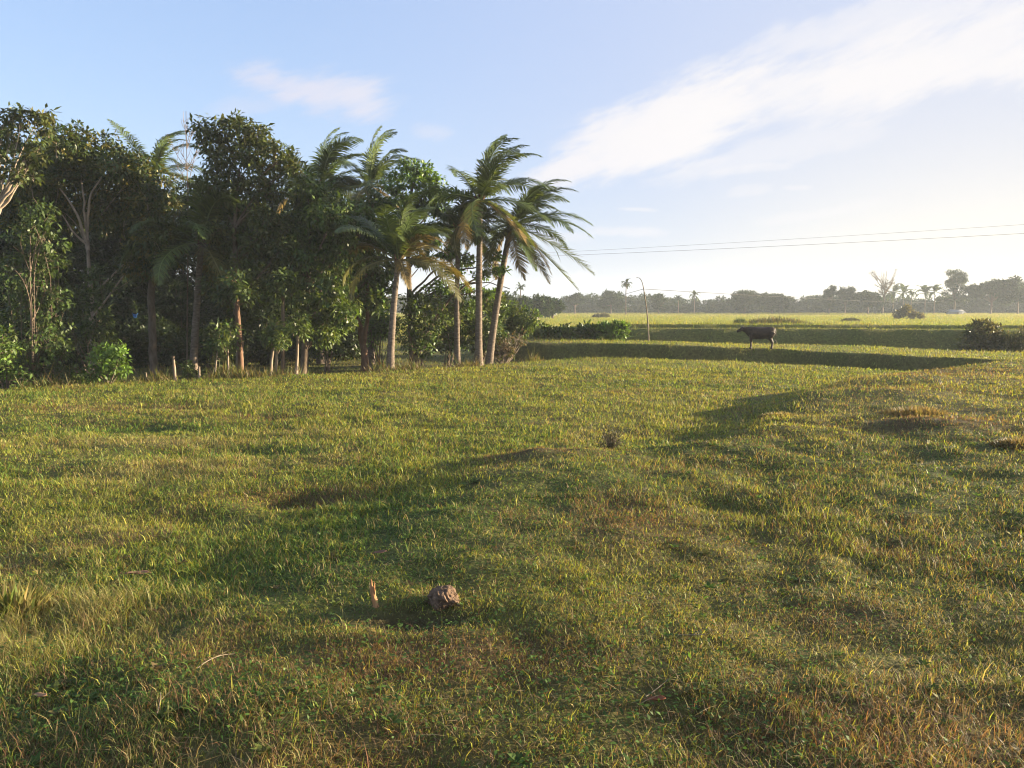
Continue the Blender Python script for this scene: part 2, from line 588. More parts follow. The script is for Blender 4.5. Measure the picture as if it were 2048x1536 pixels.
    leaves(mb, cen, ax, no, .022 * np.exp(.3 * r.normal(size=m)), .016, palette([(.06, .12, .02), (.09, .16, .03), (.05, .085, .02)], m, r))
    # broad leaved rosettes
    m = 620
    yy = 2.0 + 11 * r.random(m) ** 1.2
    xx = (r.random(m) * 2 - 1) * (.74 * yy + 1)
    per = 8
    N_ = m * per
    sc = np.repeat(np.exp(.35 * r.normal(size=m)), per)
    aa = np.tile(np.arange(per) * 2 * math.pi / per, m) + np.repeat(r.random(m) * 6.28, per) + r.normal(size=N_) * .25
    ee = r.uniform(.15, .8, N_)
    cen = np.stack([np.repeat(xx, per), np.repeat(yy, per), np.repeat(height(xx, yy), per) + .012], 1)
    ax = np.stack([np.cos(aa) * np.cos(ee), np.sin(aa) * np.cos(ee), np.sin(ee)], 1)
    leaves(mb, cen, ax, np.tile(np.array([0, 0, 1.0]), (N_, 1)), .042 * np.minimum(sc, 1.4), .020 * np.minimum(sc, 1.4), np.repeat(palette([(.07, .13, .025), (.10, .16, .03), (.12, .13, .035), (.13, .09, .045)], m, r), per, 0))
    # flattened dead straw
    m = 16000
    yy = 1.9 + 12 * r.random(m) ** 1.3
    xx = (r.random(m) * 2 - 1) * (.74 * yy + 1)
    f = fbm(xx * .9 + 7, yy * .9, 95, 3)
    kp = r.random(m) < sstep(.42, .66, f)
    xx, yy = xx[kp], yy[kp]
    m = len(xx)
    cen = np.stack([xx, yy, height(xx, yy) + .008 + .03 * r.random(m)], 1)
    ax = rdir(m, r)
    ax[:, 2] = np.abs(ax[:, 2]) * .35
    leaves(mb, cen, ax, np.tile(np.array([0, 0, 1.0]), (m, 1)) + .3 * rdir(m, r), .09 * np.exp(.4 * r.normal(size=m)), .0035, palette([(.30, .24, .13), (.22, .16, .09), (.36, .28, .14), (.18, .11, .06)], m, r), .4)
    # taller weeds and litter along the grove's edge
    m = 9000
    xx = r.uniform(-17, 2.6, m)
    yy = EDGE(xx) + .15 + r.normal(size=m) * .22 + .5 * (fbm(xx * .8, xx * 0, 33, 2) - .5)
    f = fbm(xx * 1.2, yy * .5, 37, 2)
    kp = r.random(m) < sstep(.38, .62, f)
    xx, yy, f = xx[kp], yy[kp], f[kp]
    m = len(xx)
    cen = np.stack([xx, yy, height(xx, yy)], 1)
    ax = rdir(m, r) * .55 + np.array([0, 0, .8])
    leaves(mb, cen, ax, rdir(m, r), (.16 + .5 * np.maximum(f - .5, 0)) * np.exp(.4 * r.normal(size=m)), .02, palette([(.09, .13, .03), (.14, .15, .04), (.20, .15, .07), (.12, .08, .045)], m, r), .2)
    o = mb.build('grass', M['grass'])
    o['kind'] = 'stuff'
    o['label'] = 'short yellowing pasture grass over the field and banks'
    print('blades', n)


build_ground()
build_grass()


# ------------------------------------------------------------------ broadleaf trees
def curve_pts(a, b, n=6, bow=.15, r=rng, up=.0):
    a = np.asarray(a, float)
    b = np.asarray(b, float)
    L = np.linalg.norm(b - a)
    o = rdir(1, r)[0] * bow * L
    o[2] += up * L
    t = np.linspace(0, 1, n)[:, None]
    return a * (1 - t) + b * t + o * (4 * t * (1 - t)) * .5


def clump_leaves(mb, c, rad, n_sprig, per, leaf, pal, r, droop=.5, sprig=.2, flat=1.0, pal_sprig=.5):
    d = rdir(n_sprig, r)
    rr = (.3 + .72 * r.random(n_sprig) ** .6)[:, None]
    sc = np.asarray(c) + d * rr * np.asarray(rad)
    base = palette(pal, n_sprig, r, .22)
    N = n_sprig * per
    sp = np.repeat(sc, per, 0)
    sd = np.repeat(d, per, 0)
    off = rdir(N, r) * (sprig * r.random(N) ** .6)[:, None] * np.array([1, 1, .75 * flat])
    ax = rdir(N, r) * .9 + sd * .5 + off / sprig * .5 + np.array([0, 0, -droop])
    no = rdir(N, r) * .55 + np.array([0, 0, .8]) + sd * .35
    cols = np.repeat(base, per, 0) * (1 + .2 * r.normal(size=(N, 1)))
    cols = np.clip(cols, .006, .6)
    leaves(mb, sp + off, ax, no, leaf * np.exp(.25 * r.normal(size=N)), leaf * .5 * np.exp(.15 * r.normal(size=N)), cols)


def broadleaf(name, label, cat, d, trunk, r0, clumps, leaf=.2, pal=None, bark='bark', group=None, density=1.0, droop=.5, flat=1.0, depth=1.0, seed=0, dup=True, r1=None, ext=(), sprig=.2, leafmat='leaf', twigs=3, per=9, limb=.6, rscale=1.0):
    """trunk: [(px, py[, depth offset])] from the foot up; clumps: [(px, py, radius px[, depth offset[, flatness]])]"""
    r = np.random.default_rng(1000 + seed)
    tp = [np.array(Pd(t[0], t[1], d + (t[2] if len(t) > 2 else 0))) for t in trunk]
    foot = tp[0].copy()
    foot[2] = hz(foot[0], foot[1]) - .05
    tp[0] = foot
    root = tag(empty(name, foot), label, cat, group)
    # smooth trunk line
    P = np.array(tp)
    s = np.concatenate([[0], np.cumsum(np.linalg.norm(np.diff(P, axis=0), axis=1))])
    ss = np.linspace(0, s[-1], max(6, int(s[-1] / .35)))
    T = np.stack([np.interp(ss, s, P[:, i]) for i in range(3)], 1)
    for _ in range(2):
        T[1:-1] = (T[:-2] + 2 * T[1:-1] + T[2:]) / 4
    T[1:-1] += r.normal(size=(len(T) - 2, 3)) * r0 * .14
    rad = np.linspace(r0, r1 if r1 else r0 * .35, len(T))
    rad[0] *= 1.35
    tb = MB()
    tb.tube(T, rad, 9)
    for e in ext:      # extra visible limbs, as pixel paths
        Q = np.array([Pd(a, b, d + (c if c is not None else 0)) for a, b, c in e[1]])
        Q2 = np.concatenate([[Q[0]], np.repeat(Q[1:-1], 1, 0), [Q[-1]]])
        s = np.concatenate([[0], np.cumsum(np.linalg.norm(np.diff(Q2, axis=0), axis=1))])
        ss = np.linspace(0, s[-1], max(6, int(s[-1] / .2)))
        E = np.stack([np.interp(ss, s, Q2[:, i]) for i in range(3)], 1)
        E[1:-1] = (E[:-2] + 2 * E[1:-1] + E[2:]) / 4
        E[1:-1] += r.normal(size=(len(E) - 2, 3)) * e[0] * .3
        tb.tube(E, np.linspace(e[0], e[0] * .4, len(E)), 6)
    cb = MB()
    pal = pal or LEAF_DARK
    for c in clumps:
        rp = c[2] * d / F * rscale
        dz = c[3] if len(c) > 3 and c[3] is not None else r.uniform(-.7, .7) * depth
        fl = c[4] if len(c) > 4 else flat
        cc = np.array(Pd(c[0], c[1], d + dz))
        cands = [(cc, rp)]
        if dup:
            o = np.array([r.uniform(-.5, .5) * rp, r.choice([-1, 1]) * rp * 1.5, r.uniform(-.6, .3) * rp])
            cands.append((cc + o, rp * .85))
        for q, rr in cands:
            kk = int(np.clip(len(T) * .25 + r.random() * len(T) * .3, 1, len(T) - 2))
            cand = np.where(T[:, 2] < q[2] - .9 * np.hypot(*(T[:, :2] - q[:2]).T))[0]
            if len(cand) == 0 and r.random() < .75:
                kk = -1
            kk = int(cand[-1]) if len(cand) else kk
            if r.random() > limb:
                kk = -1
            if kk < 0:
                kk = int(len(T) * .3)
                A = q - np.array([r.uniform(-.3, .3) * rr, 0, rr])
            else:
                A = T[kk]
            B = curve_pts(A, q, 7, .22, r, .12)
            br = min(rad[kk] * .55, .012 + .014 * np.linalg.norm(q - A))
            tb.tube(B, np.linspace(br, br * .3, 7), 5, cap=False)
            for _ in range(twigs):
                e = q + rdir(1, r)[0] * rr * np.array([.9, .9, .9 * fl])
                tb.tube(curve_pts(B[r.integers(3, 6)], e, 4, .2, r), np.linspace(br * .4, .004, 4), 3, cap=False)
            ns = int(density * 58 * (rr / .75) ** 1.7) + 4
            clump_leaves(cb, q, (rr, rr, rr * fl), ns, per, leaf, pal, r, droop, sprig, fl)
    tb.build('trunk', M[bark], root, True, foot)
    if cb.n:
        cb.build('crown', M[leafmat], root, False, foot)
    return root


LEAF_DARK = [(.036, .060, .018), (.054, .085, .022), (.065, .09, .024)]
LEAF_MID = [(.055, .098, .022), (.078, .12, .026), (.095, .12, .026)]
LEAF_OLIVE = [(.055, .080, .022), (.08, .10, .028), (.105, .10, .032), (.048, .07, .02)]
LEAF_BRIGHT = [(.10, .18, .028), (.13, .21, .035), (.08, .14, .025)]
LEAF_MANGO = [(.030, .055, .014), (.045, .075, .018), (.06, .08, .018), (.13, .11, .02)]
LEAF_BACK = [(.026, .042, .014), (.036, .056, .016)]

GT = 'trees of the grove along the field'
broadleaf('pale_barked_tree', 'tall tree at the photo\'s left border, pale forked limbs under gappy leaf clusters', 'tree', 22,
          [(-95, 760), (-60, 600), (-25, 480), (5, 400)], .13,
          [(15, 232, 26), (45, 228, 24), (72, 240, 22), (92, 228, 16), (94, 262, 17), (66, 282, 20), (28, 270, 24), (8, 300, 26), (48, 315, 22), (80, 305, 18), (20, 345, 28), (62, 350, 20), (-30, 280, 40), (-20, 380, 40), (-50, 330, 45)],
          leaf=.17, pal=LEAF_OLIVE, bark='palebark', group=GT, dup=False, density=1.0, rscale=.8, seed=1, sprig=.15,
          ext=[(.06, [(0, 405, 0), (20, 370, -.2), (38, 335, -.2), (58, 300, -.1)]), (.05, [(-5, 420, -.2), (18, 400, -.3), (45, 350, -.4), (62, 330, -.4)]), (.05, [(-10, 420, -.4), (30, 372, -.5), (52, 342, -.5)])])
broadleaf('mango_tree', 'broad dome-crowned dark tree with a pale branching fork, second from photo\'s left', 'tree', 26,
          [(188, 740), (182, 560), (174, 470), (172, 420)], .105,
          [(85, 325, 40), (120, 318, 36), (160, 302, 36), (200, 298, 36), (240, 312, 36), (275, 338, 38), (315, 372, 40), (60, 370, 42), (110, 360, 42), (160, 345, 40), (215, 350, 42), (260, 380, 45), (330, 430, 42), (300, 440, 40), (50, 430, 45), (90, 410, 40, .8),
           (250, 440, 40, .8), (330, 490, 45), (290, 520, 40, .6), (20, 410, 40), (210, 410, 40, 1.2), (130, 420, 40, 1.2)],
          leaf=.16, pal=LEAF_MANGO, bark='palebark', group=GT, seed=2, density=1.45, limb=.15,
          ext=[(.055, [(176, 500, -.7), (160, 440, -.9), (138, 400, -1), (118, 375, -1)]), (.05, [(175, 480, -.7), (168, 410, -.9), (162, 360, -1)]), (.05, [(174, 460, -.7), (178, 400, -.9), (190, 370, -1), (205, 352, -1)]),
               (.045, [(176, 490, -.7), (150, 470, -1), (125, 430, -1.1)])])
broadleaf('tall_leafy_tree', 'tallest tree of the grove, ragged rounded crown above the fence posts', 'tree', 25,
          [(482, 750), (474, 600), (468, 460), (478, 340)], .13,
          [(408, 258, 20), (425, 285, 26), (445, 258, 24), (468, 244, 22), (486, 262, 24), (512, 268, 22), (532, 282, 22), (524, 305, 26), (552, 300, 18), (560, 325, 18), (500, 300, 30), (462, 300, 30), (430, 320, 26), (448, 345, 30), (490, 345, 32), (535, 345, 28), (412, 365, 24), (470, 385, 34), (520, 390, 32), (555, 380, 24), (580, 312, 15), (590, 335, 14), (580, 345, 14),
           (430, 410, 28), (480, 430, 34), (530, 440, 34), (420, 460, 28), (468, 480, 34), (515, 490, 34), (560, 450, 28), (440, 520, 30), (490, 540, 32), (540, 540, 32), (460, 590, 32), (515, 590, 30), (560, 500, 28), (480, 635, 28), (425, 570, 26)],
          leaf=.165, pal=LEAF_OLIVE, bark='bark', group=GT, seed=3, density=1.35, limb=.4, depth=.9, dup=False)
broadleaf('slender_tree', 'slender tree right of the tallest tree, hanging leaves and a straight brown trunk', 'tree', 26,
          [(606, 752), (616, 600), (618, 470), (626, 410)], .14,
          [(630, 378, 28), (605, 395, 26), (655, 392, 28), (600, 430, 30), (640, 425, 34), (680, 415, 28), (690, 440, 28), (615, 465, 34), (660, 470, 36), (600, 500, 30), (650, 515, 36), (690, 495, 30), (585, 545, 30), (630, 560, 34), (675, 560, 34), (600, 600, 32), (650, 610, 36), (690, 620, 30), (660, 655, 32), (630, 640, 26)],
          leaf=.165, density=1.25, pal=LEAF_MID, bark='bark', group=GT, seed=4, droop=.8)
broadleaf('almond_tree', 'light green tree with flat leafy tiers between two coconut palms', 'tree', 29,
          [(826, 735), (820, 620), (816, 500), (822, 400), (826, 350)], .13,
          [(815, 332, 22), (840, 338, 24), (862, 350, 22), (795, 348, 20), (830, 362, 28), (785, 372, 22), (872, 376, 24), (890, 392, 18), (800, 395, 26), (850, 396, 30), (775, 405, 22), (830, 425, 30), (875, 420, 26), (790, 440, 28), (760, 430, 20), (850, 455, 28), (810, 475, 30), (770, 480, 26), (870, 480, 22),
           (890, 505, 22), (930, 520, 22), (905, 540, 22), (985, 512, 16), (1000, 540, 14), (960, 550, 18), (880, 575, 26), (930, 580, 22), (975, 585, 18), (845, 520, 26)],
          leaf=.165, pal=LEAF_BRIGHT, bark='bark', group=GT, seed=5, flat=.42, droop=.25, dup=False, density=1.05, twigs=4,
          ext=[(.05, [(818, 600, 0), (880, 548, -.3), (960, 532, -.3), (1005, 530, -.3)]), (.045, [(820, 590, 0), (870, 540, -.5), (900, 520, -.5), (940, 505, -.5)]), (.04, [(818, 610, 0), (900, 570, -.2), (980, 565, -.2), (1020, 578, -.2)])])
broadleaf('red_barked_tree', 'leafy tree on a reddish forked trunk behind the short palm', 'tree', 28,
          [(730, 700), (722, 660), (712, 630), (700, 560), (715, 480)], .14,
          [(735, 440, 28), (712, 455, 28), (755, 470, 28), (700, 500, 30), (740, 510, 32), (760, 540, 28), (690, 545, 28), (725, 560, 32), (765, 590, 28), (735, 610, 26), (690, 600, 24), (750, 400, 22), (720, 420, 22)],
          leaf=.2, pal=LEAF_MID, bark='redbark', group=GT, seed=6, r1=.06,
          ext=[(.09, [(727, 690, -.1), (735, 640, -.2), (732, 560, -.2), (735, 500, -.2)])])
# the darker second row
for i, (px, dd, top, lab) in enumerate([(30, 33, 420, 'dark tree at the back of the grove, behind the photo\'s left border tree'), (130, 36, 400, 'dark tree at the back of the grove, behind the dome-crowned tree'), (265, 34, 430, 'dark tree at the back of the grove, behind the bright green bush'),
                                       (365, 37, 410, 'dark tree at the back of the grove, behind the shaded palm'), (540, 36, 420, 'dark tree at the back of the grove, behind the leaning fence posts'), (670, 37, 450, 'dark tree at the back of the grove, behind the slender tree')]):
    cl = []
    rr = np.random.default_rng(50 + i)
    for yy in range(top, 700, 48):
        for xx in (-62, -10, 42):
            cl.append((px + xx + rr.uniform(-15, 15), yy + rr.uniform(-15, 15), rr.uniform(34, 50)))
    broadleaf('dense_tree', lab, 'tree', dd, [(px, 700), (px + 4, 560), (px - 3, 450)], .16, cl, leaf=.2, pal=LEAF_BACK, group='dark trees filling the back of the grove', seed=60 + i, density=1.15, dup=True, depth=1.6, twigs=1)


# ------------------------------------------------------------------ bushes
def bush(name, label, px, py, d, blobs, pal, leaf=.12, group=None, seed=0, density=1.0, droop=.2, sprig=.16, bark='bark', stems=6, cat='bush', per=9, dry=False):
    r = np.random.default_rng(3000 + seed)
    b = np.array(Pd(px, py, d))
    b[2] = hz(b[0], b[1]) - .03
    root = tag(empty(name, b), label, cat, group)
    st, cr = MB(), MB()
    for (x, y, rp) in blobs:
        rr = rp * d / F
        c = np.array(Pd(x, y, d + r.uniform(-.4, .4)))
        for _ in range(max(1, stems // max(1, len(blobs)) + 1)):
            e = c + rdir(1, r)[0] * rr * .8
            st.tube(curve_pts(b + np.array([r.uniform(-.12, .12), r.uniform(-.12, .12), 0]), e, 6, .2, r, .1), np.linspace(.018, .005, 6), 4, cap=False)
            for _ in range(3):
                e2 = c + rdir(1, r)[0] * rr
                st.tube(curve_pts(c + (e - c) * .5, e2, 4, .2, r), np.linspace(.008, .003, 4), 3, cap=False)
        clump_leaves(cr, c, (rr, rr, rr), int(density * 80 * (rr / .7) ** 1.7) + 6, per, leaf, pal, r, droop, sprig)
    st.build('stems', M[bark], root, True, b)
    cr.build('foliage', M['leaf'], root, False, b)
    return root


bush('young_bush', 'bright green broad-leaved bush alone at the field edge, left side', 212, 762, 20.6, [(210, 712, 22), (230, 720, 22), (196, 728, 20), (222, 742, 26), (244, 738, 16), (190, 750, 16), (215, 700, 12), (240, 702, 12)], LEAF_BRIGHT, leaf=.13, seed=1, density=1.0, droop=.1, sprig=.15)
bush('vine_thicket', 'tall thicket hung with vines beneath the photo\'s left border tree', 70, 765, 20.8, [(80, 430, 34), (50, 470, 38), (95, 480, 32), (60, 520, 40), (100, 530, 34), (30, 550, 40), (80, 575, 40), (115, 590, 28), (50, 620, 44), (100, 640, 40), (30, 670, 44), (85, 690, 42), (120, 700, 28), (50, 730, 40), (100, 745, 30)],
     LEAF_DARK + LEAF_MID[:2], leaf=.13, seed=2, density=.8, stems=24, cat='thicket', droop=.6)
bush('leafy_shrub', 'green shrub cut off by the photo\'s left border at the field edge', 8, 772, 19.8, [(0, 680, 28), (-15, 720, 36), (20, 730, 26), (10, 700, 22), (-40, 690, 40), (40, 755, 20), (0, 755, 24)], LEAF_BRIGHT + LEAF_MID, leaf=.12, seed=3, stems=10)
US = 'shrubs growing under the grove'
for i, (px, py, d, bl, pal, lab) in enumerate([
        (150, 755, 21.4, [(150, 745, 16), (130, 752, 14), (172, 752, 12)], LEAF_MID, 'low weedy shrub between the vine thicket and the bright bush'),
        (380, 752, 22.6, [(378, 745, 12), (372, 732, 9), (388, 750, 9)], LEAF_MID, 'knee-high shrub between the two short fence posts'),
        (440, 748, 23.4, [(442, 715, 12), (448, 735, 14), (434, 728, 10)], LEAF_OLIVE, 'thin upright shrub beside the reddish trunk'),
        (655, 715, 28, [(650, 665, 30), (670, 680, 28), (635, 690, 24), (665, 640, 28)], LEAF_MID, 'glossy shrub under the slender tree'),
        (760, 690, 30, [(750, 655, 26), (775, 650, 24), (745, 670, 20), (765, 635, 20)], LEAF_BRIGHT, 'yellow-green shrub lit behind the short palm trunk'),
        (835, 715, 28.5, [(820, 640, 28), (845, 660, 30), (870, 640, 30), (850, 690, 26), (815, 680, 24), (830, 610, 26), (865, 605, 26)], LEAF_MID, 'big leafy shrub right of the short palm trunk'),
        (895, 700, 30, [(900, 650, 28), (885, 680, 24), (915, 675, 26), (905, 620, 28), (930, 610, 24)], LEAF_MID, 'leafy shrub around the thin palm trunk of the trio'),
        (960, 700, 31, [(950, 660, 26), (975, 640, 26), (985, 670, 26), (940, 640, 22), (965, 690, 20), (995, 610, 24), (965, 605, 22)], LEAF_MID, 'dark green shrub around the base of the tallest palm'),
        (1020, 690, 33, [(1010, 640, 26), (1035, 630, 24), (1020, 660, 24), (1045, 655, 20), (1060, 640, 18), (1000, 625, 20)], LEAF_MID, 'round green shrub right of the leaning palm'),
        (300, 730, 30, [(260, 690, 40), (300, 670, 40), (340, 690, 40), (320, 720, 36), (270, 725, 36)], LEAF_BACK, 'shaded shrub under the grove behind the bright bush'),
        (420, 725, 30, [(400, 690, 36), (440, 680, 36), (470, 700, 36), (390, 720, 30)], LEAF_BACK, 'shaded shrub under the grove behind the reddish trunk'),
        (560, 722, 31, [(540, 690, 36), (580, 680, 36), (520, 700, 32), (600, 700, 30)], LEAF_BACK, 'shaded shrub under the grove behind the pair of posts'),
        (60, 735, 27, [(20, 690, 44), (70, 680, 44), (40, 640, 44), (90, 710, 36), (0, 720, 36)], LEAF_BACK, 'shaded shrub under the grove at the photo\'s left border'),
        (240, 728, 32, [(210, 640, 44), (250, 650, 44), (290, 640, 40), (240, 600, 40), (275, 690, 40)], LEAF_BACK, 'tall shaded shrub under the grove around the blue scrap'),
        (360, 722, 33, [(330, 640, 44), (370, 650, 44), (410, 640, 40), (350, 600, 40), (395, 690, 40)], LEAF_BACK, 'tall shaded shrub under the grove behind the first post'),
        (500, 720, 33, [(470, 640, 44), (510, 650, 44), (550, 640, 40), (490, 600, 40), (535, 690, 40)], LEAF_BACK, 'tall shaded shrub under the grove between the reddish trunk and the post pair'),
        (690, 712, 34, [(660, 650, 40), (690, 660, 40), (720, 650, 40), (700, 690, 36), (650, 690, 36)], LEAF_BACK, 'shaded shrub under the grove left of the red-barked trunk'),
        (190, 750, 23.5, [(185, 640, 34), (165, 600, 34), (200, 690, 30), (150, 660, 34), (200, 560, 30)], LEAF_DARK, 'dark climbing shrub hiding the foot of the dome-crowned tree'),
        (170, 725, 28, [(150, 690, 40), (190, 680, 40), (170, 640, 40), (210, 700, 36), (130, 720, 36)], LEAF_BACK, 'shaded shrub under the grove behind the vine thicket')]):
    bush('shrub', lab, px, py, d, bl, pal, leaf=.14 if d < 30 else .17, seed=10 + i, group=US, stems=8, density=.95)
bush('dry_brush', 'tangle of brown dry brush at the grove\'s right end', 1005, 725, 29.5, [(1000, 695, 18), (1020, 690, 22), (990, 710, 14), (1035, 680, 14), (1015, 705, 16)], [(.12, .08, .045), (.09, .07, .035), (.07, .08, .03)], leaf=.13, seed=40, stems=40, density=.55, bark='palebark', cat='brush')


# ------------------------------------------------------------------ coconut palms
def make_frond(mb, o, az, el, L, r, wind, droop=1.0, old=0.0, twist=0.0, pairs=54, wid=.050):
    n = 15
    d = np.array([math.cos(az) * math.cos(el), math.sin(az) * math.cos(el), math.sin(el)])
    P = [np.array(o, float)]
    D = []
    st = L / (n - 1)
    for i in range(n - 1):
        s = i / (n - 1)
        d = d + np.array([wind * .17 * s ** 1.6, wind * .02 * s, -droop * (.03 + .13 * s ** 1.3)]) * (1 + .6 * s)
        d /= np.linalg.norm(d)
        D.append(d.copy())
        P.append(P[-1] + d * st)
    D.append(d)
    P = np.array(P)
    D = np.array(D)
    g = palette([(.052, .08, .018), (.072, .10, .024), (.06, .088, .022)], 1, r)[0]
    oldc = np.array((.22, .14, .05))
    cg = g * (1 - old) + oldc * old
    mb.tube(P, np.linspace(.028, .006, n), 5, col=np.clip(cg * 1.5 + .03, 0, .5), cap=False)
    s = np.repeat(np.linspace(.10, 1, pairs), 2)
    sg = np.tile([-1, 1], pairs)
    m = len(s)
    idx = s * (n - 1)
    pc = np.stack([np.interp(idx, np.arange(n), P[:, k]) for k in range(3)], 1)
    dc = np.stack([np.interp(idx, np.arange(n), D[:, k]) for k in range(3)], 1)
    sd = np.cross(dc, np.array([0, 0, 1.0]))
    sd += 1e-4
    sd /= np.linalg.norm(sd, axis=1)[:, None]
    up = np.cross(sd, dc)
    ct, sn = math.cos(twist), math.sin(twist)
    sd, up = sd * ct + up * sn, up * ct - sd * sn
    ll = L * .235 * (np.sin(np.pi * np.clip(s * .86 + .12, 0, 1)) ** .7) * (1 + .12 * r.normal(size=m))
    a1 = sd * sg[:, None] * .85 + dc * (.45 + .5 * s)[:, None] + up * .18 + np.array([wind * .16, 0, -.08]) + r.normal(size=(m, 3)) * .07
    a1 /= np.linalg.norm(a1, axis=1)[:, None]
    a2 = a1 + np.array([wind * .34, wind * .05, -.5 * droop]) + r.normal(size=(m, 3)) * .09
    a2 /= np.linalg.norm(a2, axis=1)[:, None]
    wdt = wid * np.exp(.1 * r.normal(size=m))[:, None]
    wd = dc / np.linalg.norm(dc, axis=1)[:, None]
    p1 = pc + a1 * (ll * .5)[:, None]
    p2 = p1 + a2 * (ll * .5)[:, None]
    V = np.stack([pc - wd * wdt * .35, pc + wd * wdt * .35, p1 + wd * wdt * .5, p1 - wd * wdt * .5, p2], 1).reshape(-1, 3)
    b = np.arange(m) * 5
    tipc = np.clip(cg * (1 + .2 * r.normal(size=(m, 1))), .01, .5)
    n0 = mb.n
    mb.add(V, np.stack([b, b + 1, b + 2, b + 3], 1), np.repeat(tipc, 5, 0))
    mb.f.append((np.stack([b + 3, b + 2, b + 4], 1) + n0).astype(np.int32))


def palm(label, base, crown, d, L, seed, nf=20, r0=.15, wind=1.0, elr=(-35, 86), custom=(), group='coconut palms of the grove', d2=None, nuts=0, flare=1.0):
    r = np.random.default_rng(5000 + seed)
    b = np.array(Pd(base[0], base[1], d))
    b[2] = hz(b[0], b[1]) - .05
    c = np.array(Pd(crown[0], crown[1], d2 or d))
    root = tag(empty('coconut_palm', b), label, 'palm tree', group)
    tb = MB()
    n = 60
    t = np.linspace(0, 1, n)[:, None]
    # the stem bows: leans low down, straightens above
    mid = b * .5 + c * .5 + np.array([(b[0] - c[0]) * .12 + r.uniform(-.08, .08), 0, 0])
    T = b * (1 - t) ** 2 + 2 * mid * t * (1 - t) + c * t ** 2
    rad = np.interp(t[:, 0], [0, .06, .2, .9, 1], [r0 * 1.45 * flare, r0 * 1.1, r0 * .92, r0 * .68, r0 * .75])
    rad = rad * (1 + .05 * ((np.arange(n) % 3) == 0))
    tb.tube(T, rad, 10)
    tb.build('trunk', M['palmbark'], root, True, b)
    ga = 2.39996
    fr = []
    for k in range(nf):
        f = (k + .5) / nf
        el = math.radians(elr[1] + (elr[0] - elr[1]) * f ** .9 + r.uniform(-7, 7))
        az = k * ga + r.uniform(-.3, .3)
        if f < .28:
            az = r.uniform(-1.3, 1.3)
        fr.append((az, el, L * (1.0 - .22 * abs(f - .45)) * r.uniform(.9, 1.08), .75 * sstep(.78, 1, np.array(f + r.uniform(-.1, .1))), 1.0))
    for (az, el, ll, old, dr) in custom:
        fr.append((math.radians(az), math.radians(el), ll, old, dr))
    for (az, el, ll, old, dr) in fr:
        mb = MB()
        make_frond(mb, c + np.array([math.cos(az), math.sin(az), 0]) * r0 * .5, az, el, ll, r, wind, dr, float(old), r.uniform(-.5, .5))
        o = mb.build('frond', M['frond'], root, False, b)
        if old > .5:
            o['label'] = 'yellowed hanging frond'
    hb = MB()      # fibrous leaf bases
    for k in range(14):
        a = r.random() * 6.28
        e = math.radians(r.uniform(35, 80))
        dv = np.array([math.cos(a) * math.cos(e), math.sin(a) * math.cos(e), math.sin(e)])
        hb.tube(np.array([c - [0, 0, .25], c + dv * .28 - [0, 0, .05]]), [.07, .02], 5)
    hb.build('leaf_bases', M['redbark'], root, True, b)
    for k in range(nuts):
        a = r.random() * 6.28
        q = c + np.array([math.cos(a) * .2, math.sin(a) * .2, -.22 - .12 * r.random()])
        nb = MB()
        th = np.linspace(0, math.pi, 6)
        nb.tube(np.stack([np.full(6, q[0]), np.full(6, q[1]), q[2] + np.cos(th) * .11], 1), np.maximum(np.sin(th) * .085, .004), 7, col=np.array((.12, .14, .03)))
        nb.build('coconut', M['frond'], root, True, b)
    return root


palm('short coconut palm leaning slightly right at the field edge, full of upright fronds', (780, 744), (797, 520), 24.8, 2.35, 1, 20, .125, .45, (32, 89), custom=[(180, 15, 2.2, .25, 1.3), (5, 8, 2.6, .5, 1.2), (-20, 2, 2.6, .3, 1.5), (200, 0, 2.2, .4, 1.5), (-75, -5, 1.6, .7, 1.4)])
palm('tallest coconut palm, straight grey trunk standing on the field edge', (957, 732), (960, 400), 27.4, 2.85, 2, 22, .14, .6, (-38, 86), nuts=4, custom=[(40, 84, 2.6, 0, .6), (20, 72, 2.8, 0, .8), (0, 40, 2.6, 0, 1.0), (185, 20, 2.0, 0, 1.3)])
palm('coconut palm leaning right, pale trunk and long hanging fronds, rightmost of the grove', (976, 712), (1022, 450), 28.8, 2.6, 3, 15, .15, .38, (-50, 74), nuts=3, custom=[(10, 24, 3.2, 0, .75), (-8, 14, 3.1, 0, .8), (0, -22, 3.5, .1, .45), (-14, -40, 3.4, .1, .4), (20, 52, 3.1, 0, .8), (15, 62, 3.0, 0, .9), (-30, -50, 2.6, .5, .6), (-70, -65, 2.2, .8, .5), (10, 62, 2.4, 0, 1)])
palm('thin-trunked coconut palm left of the tallest one', (915, 716), (917, 455), 28.4, 2.1, 4, 17, .115, .7, (-40, 82), custom=[(175, 42, 2.1, 0, .9), (185, 15, 2.4, 0, 1.1), (160, 60, 2.2, 0, .8)])
palm('coconut palm with its crown swept right above the flat-tiered tree\'s left side', (742, 700), (738, 372), 30.5, 2.6, 5, 17, .13, .5, (-25, 88), custom=[(178, 28, 2.2, 0, 1.3), (185, 8, 2.2, .2, 1.2), (95, 84, 2.5, 0, .4)])
palm('coconut palm with a bright green crown rising behind the slender tree', (640, 690), (640, 370), 32, 2.9, 6, 18, .14, .55, (-20, 88), custom=[(90, 80, 2.8, 0, .7), (5, 35, 2.8, 0, 1)])
palm('distant coconut palm whose crown rises between the dome-crowned and the tallest tree', (300, 690), (308, 345), 36, 2.8, 7, 16, .14, .8, (-15, 86))
palm('shaded dark coconut palm with big spread fronds left of the tallest tree', (385, 740), (403, 485), 25.5, 2.9, 8, 20, .13, .5, (-25, 85), custom=[(180, 25, 2.6, 0, 1), (170, 8, 2.6, 0, 1)])
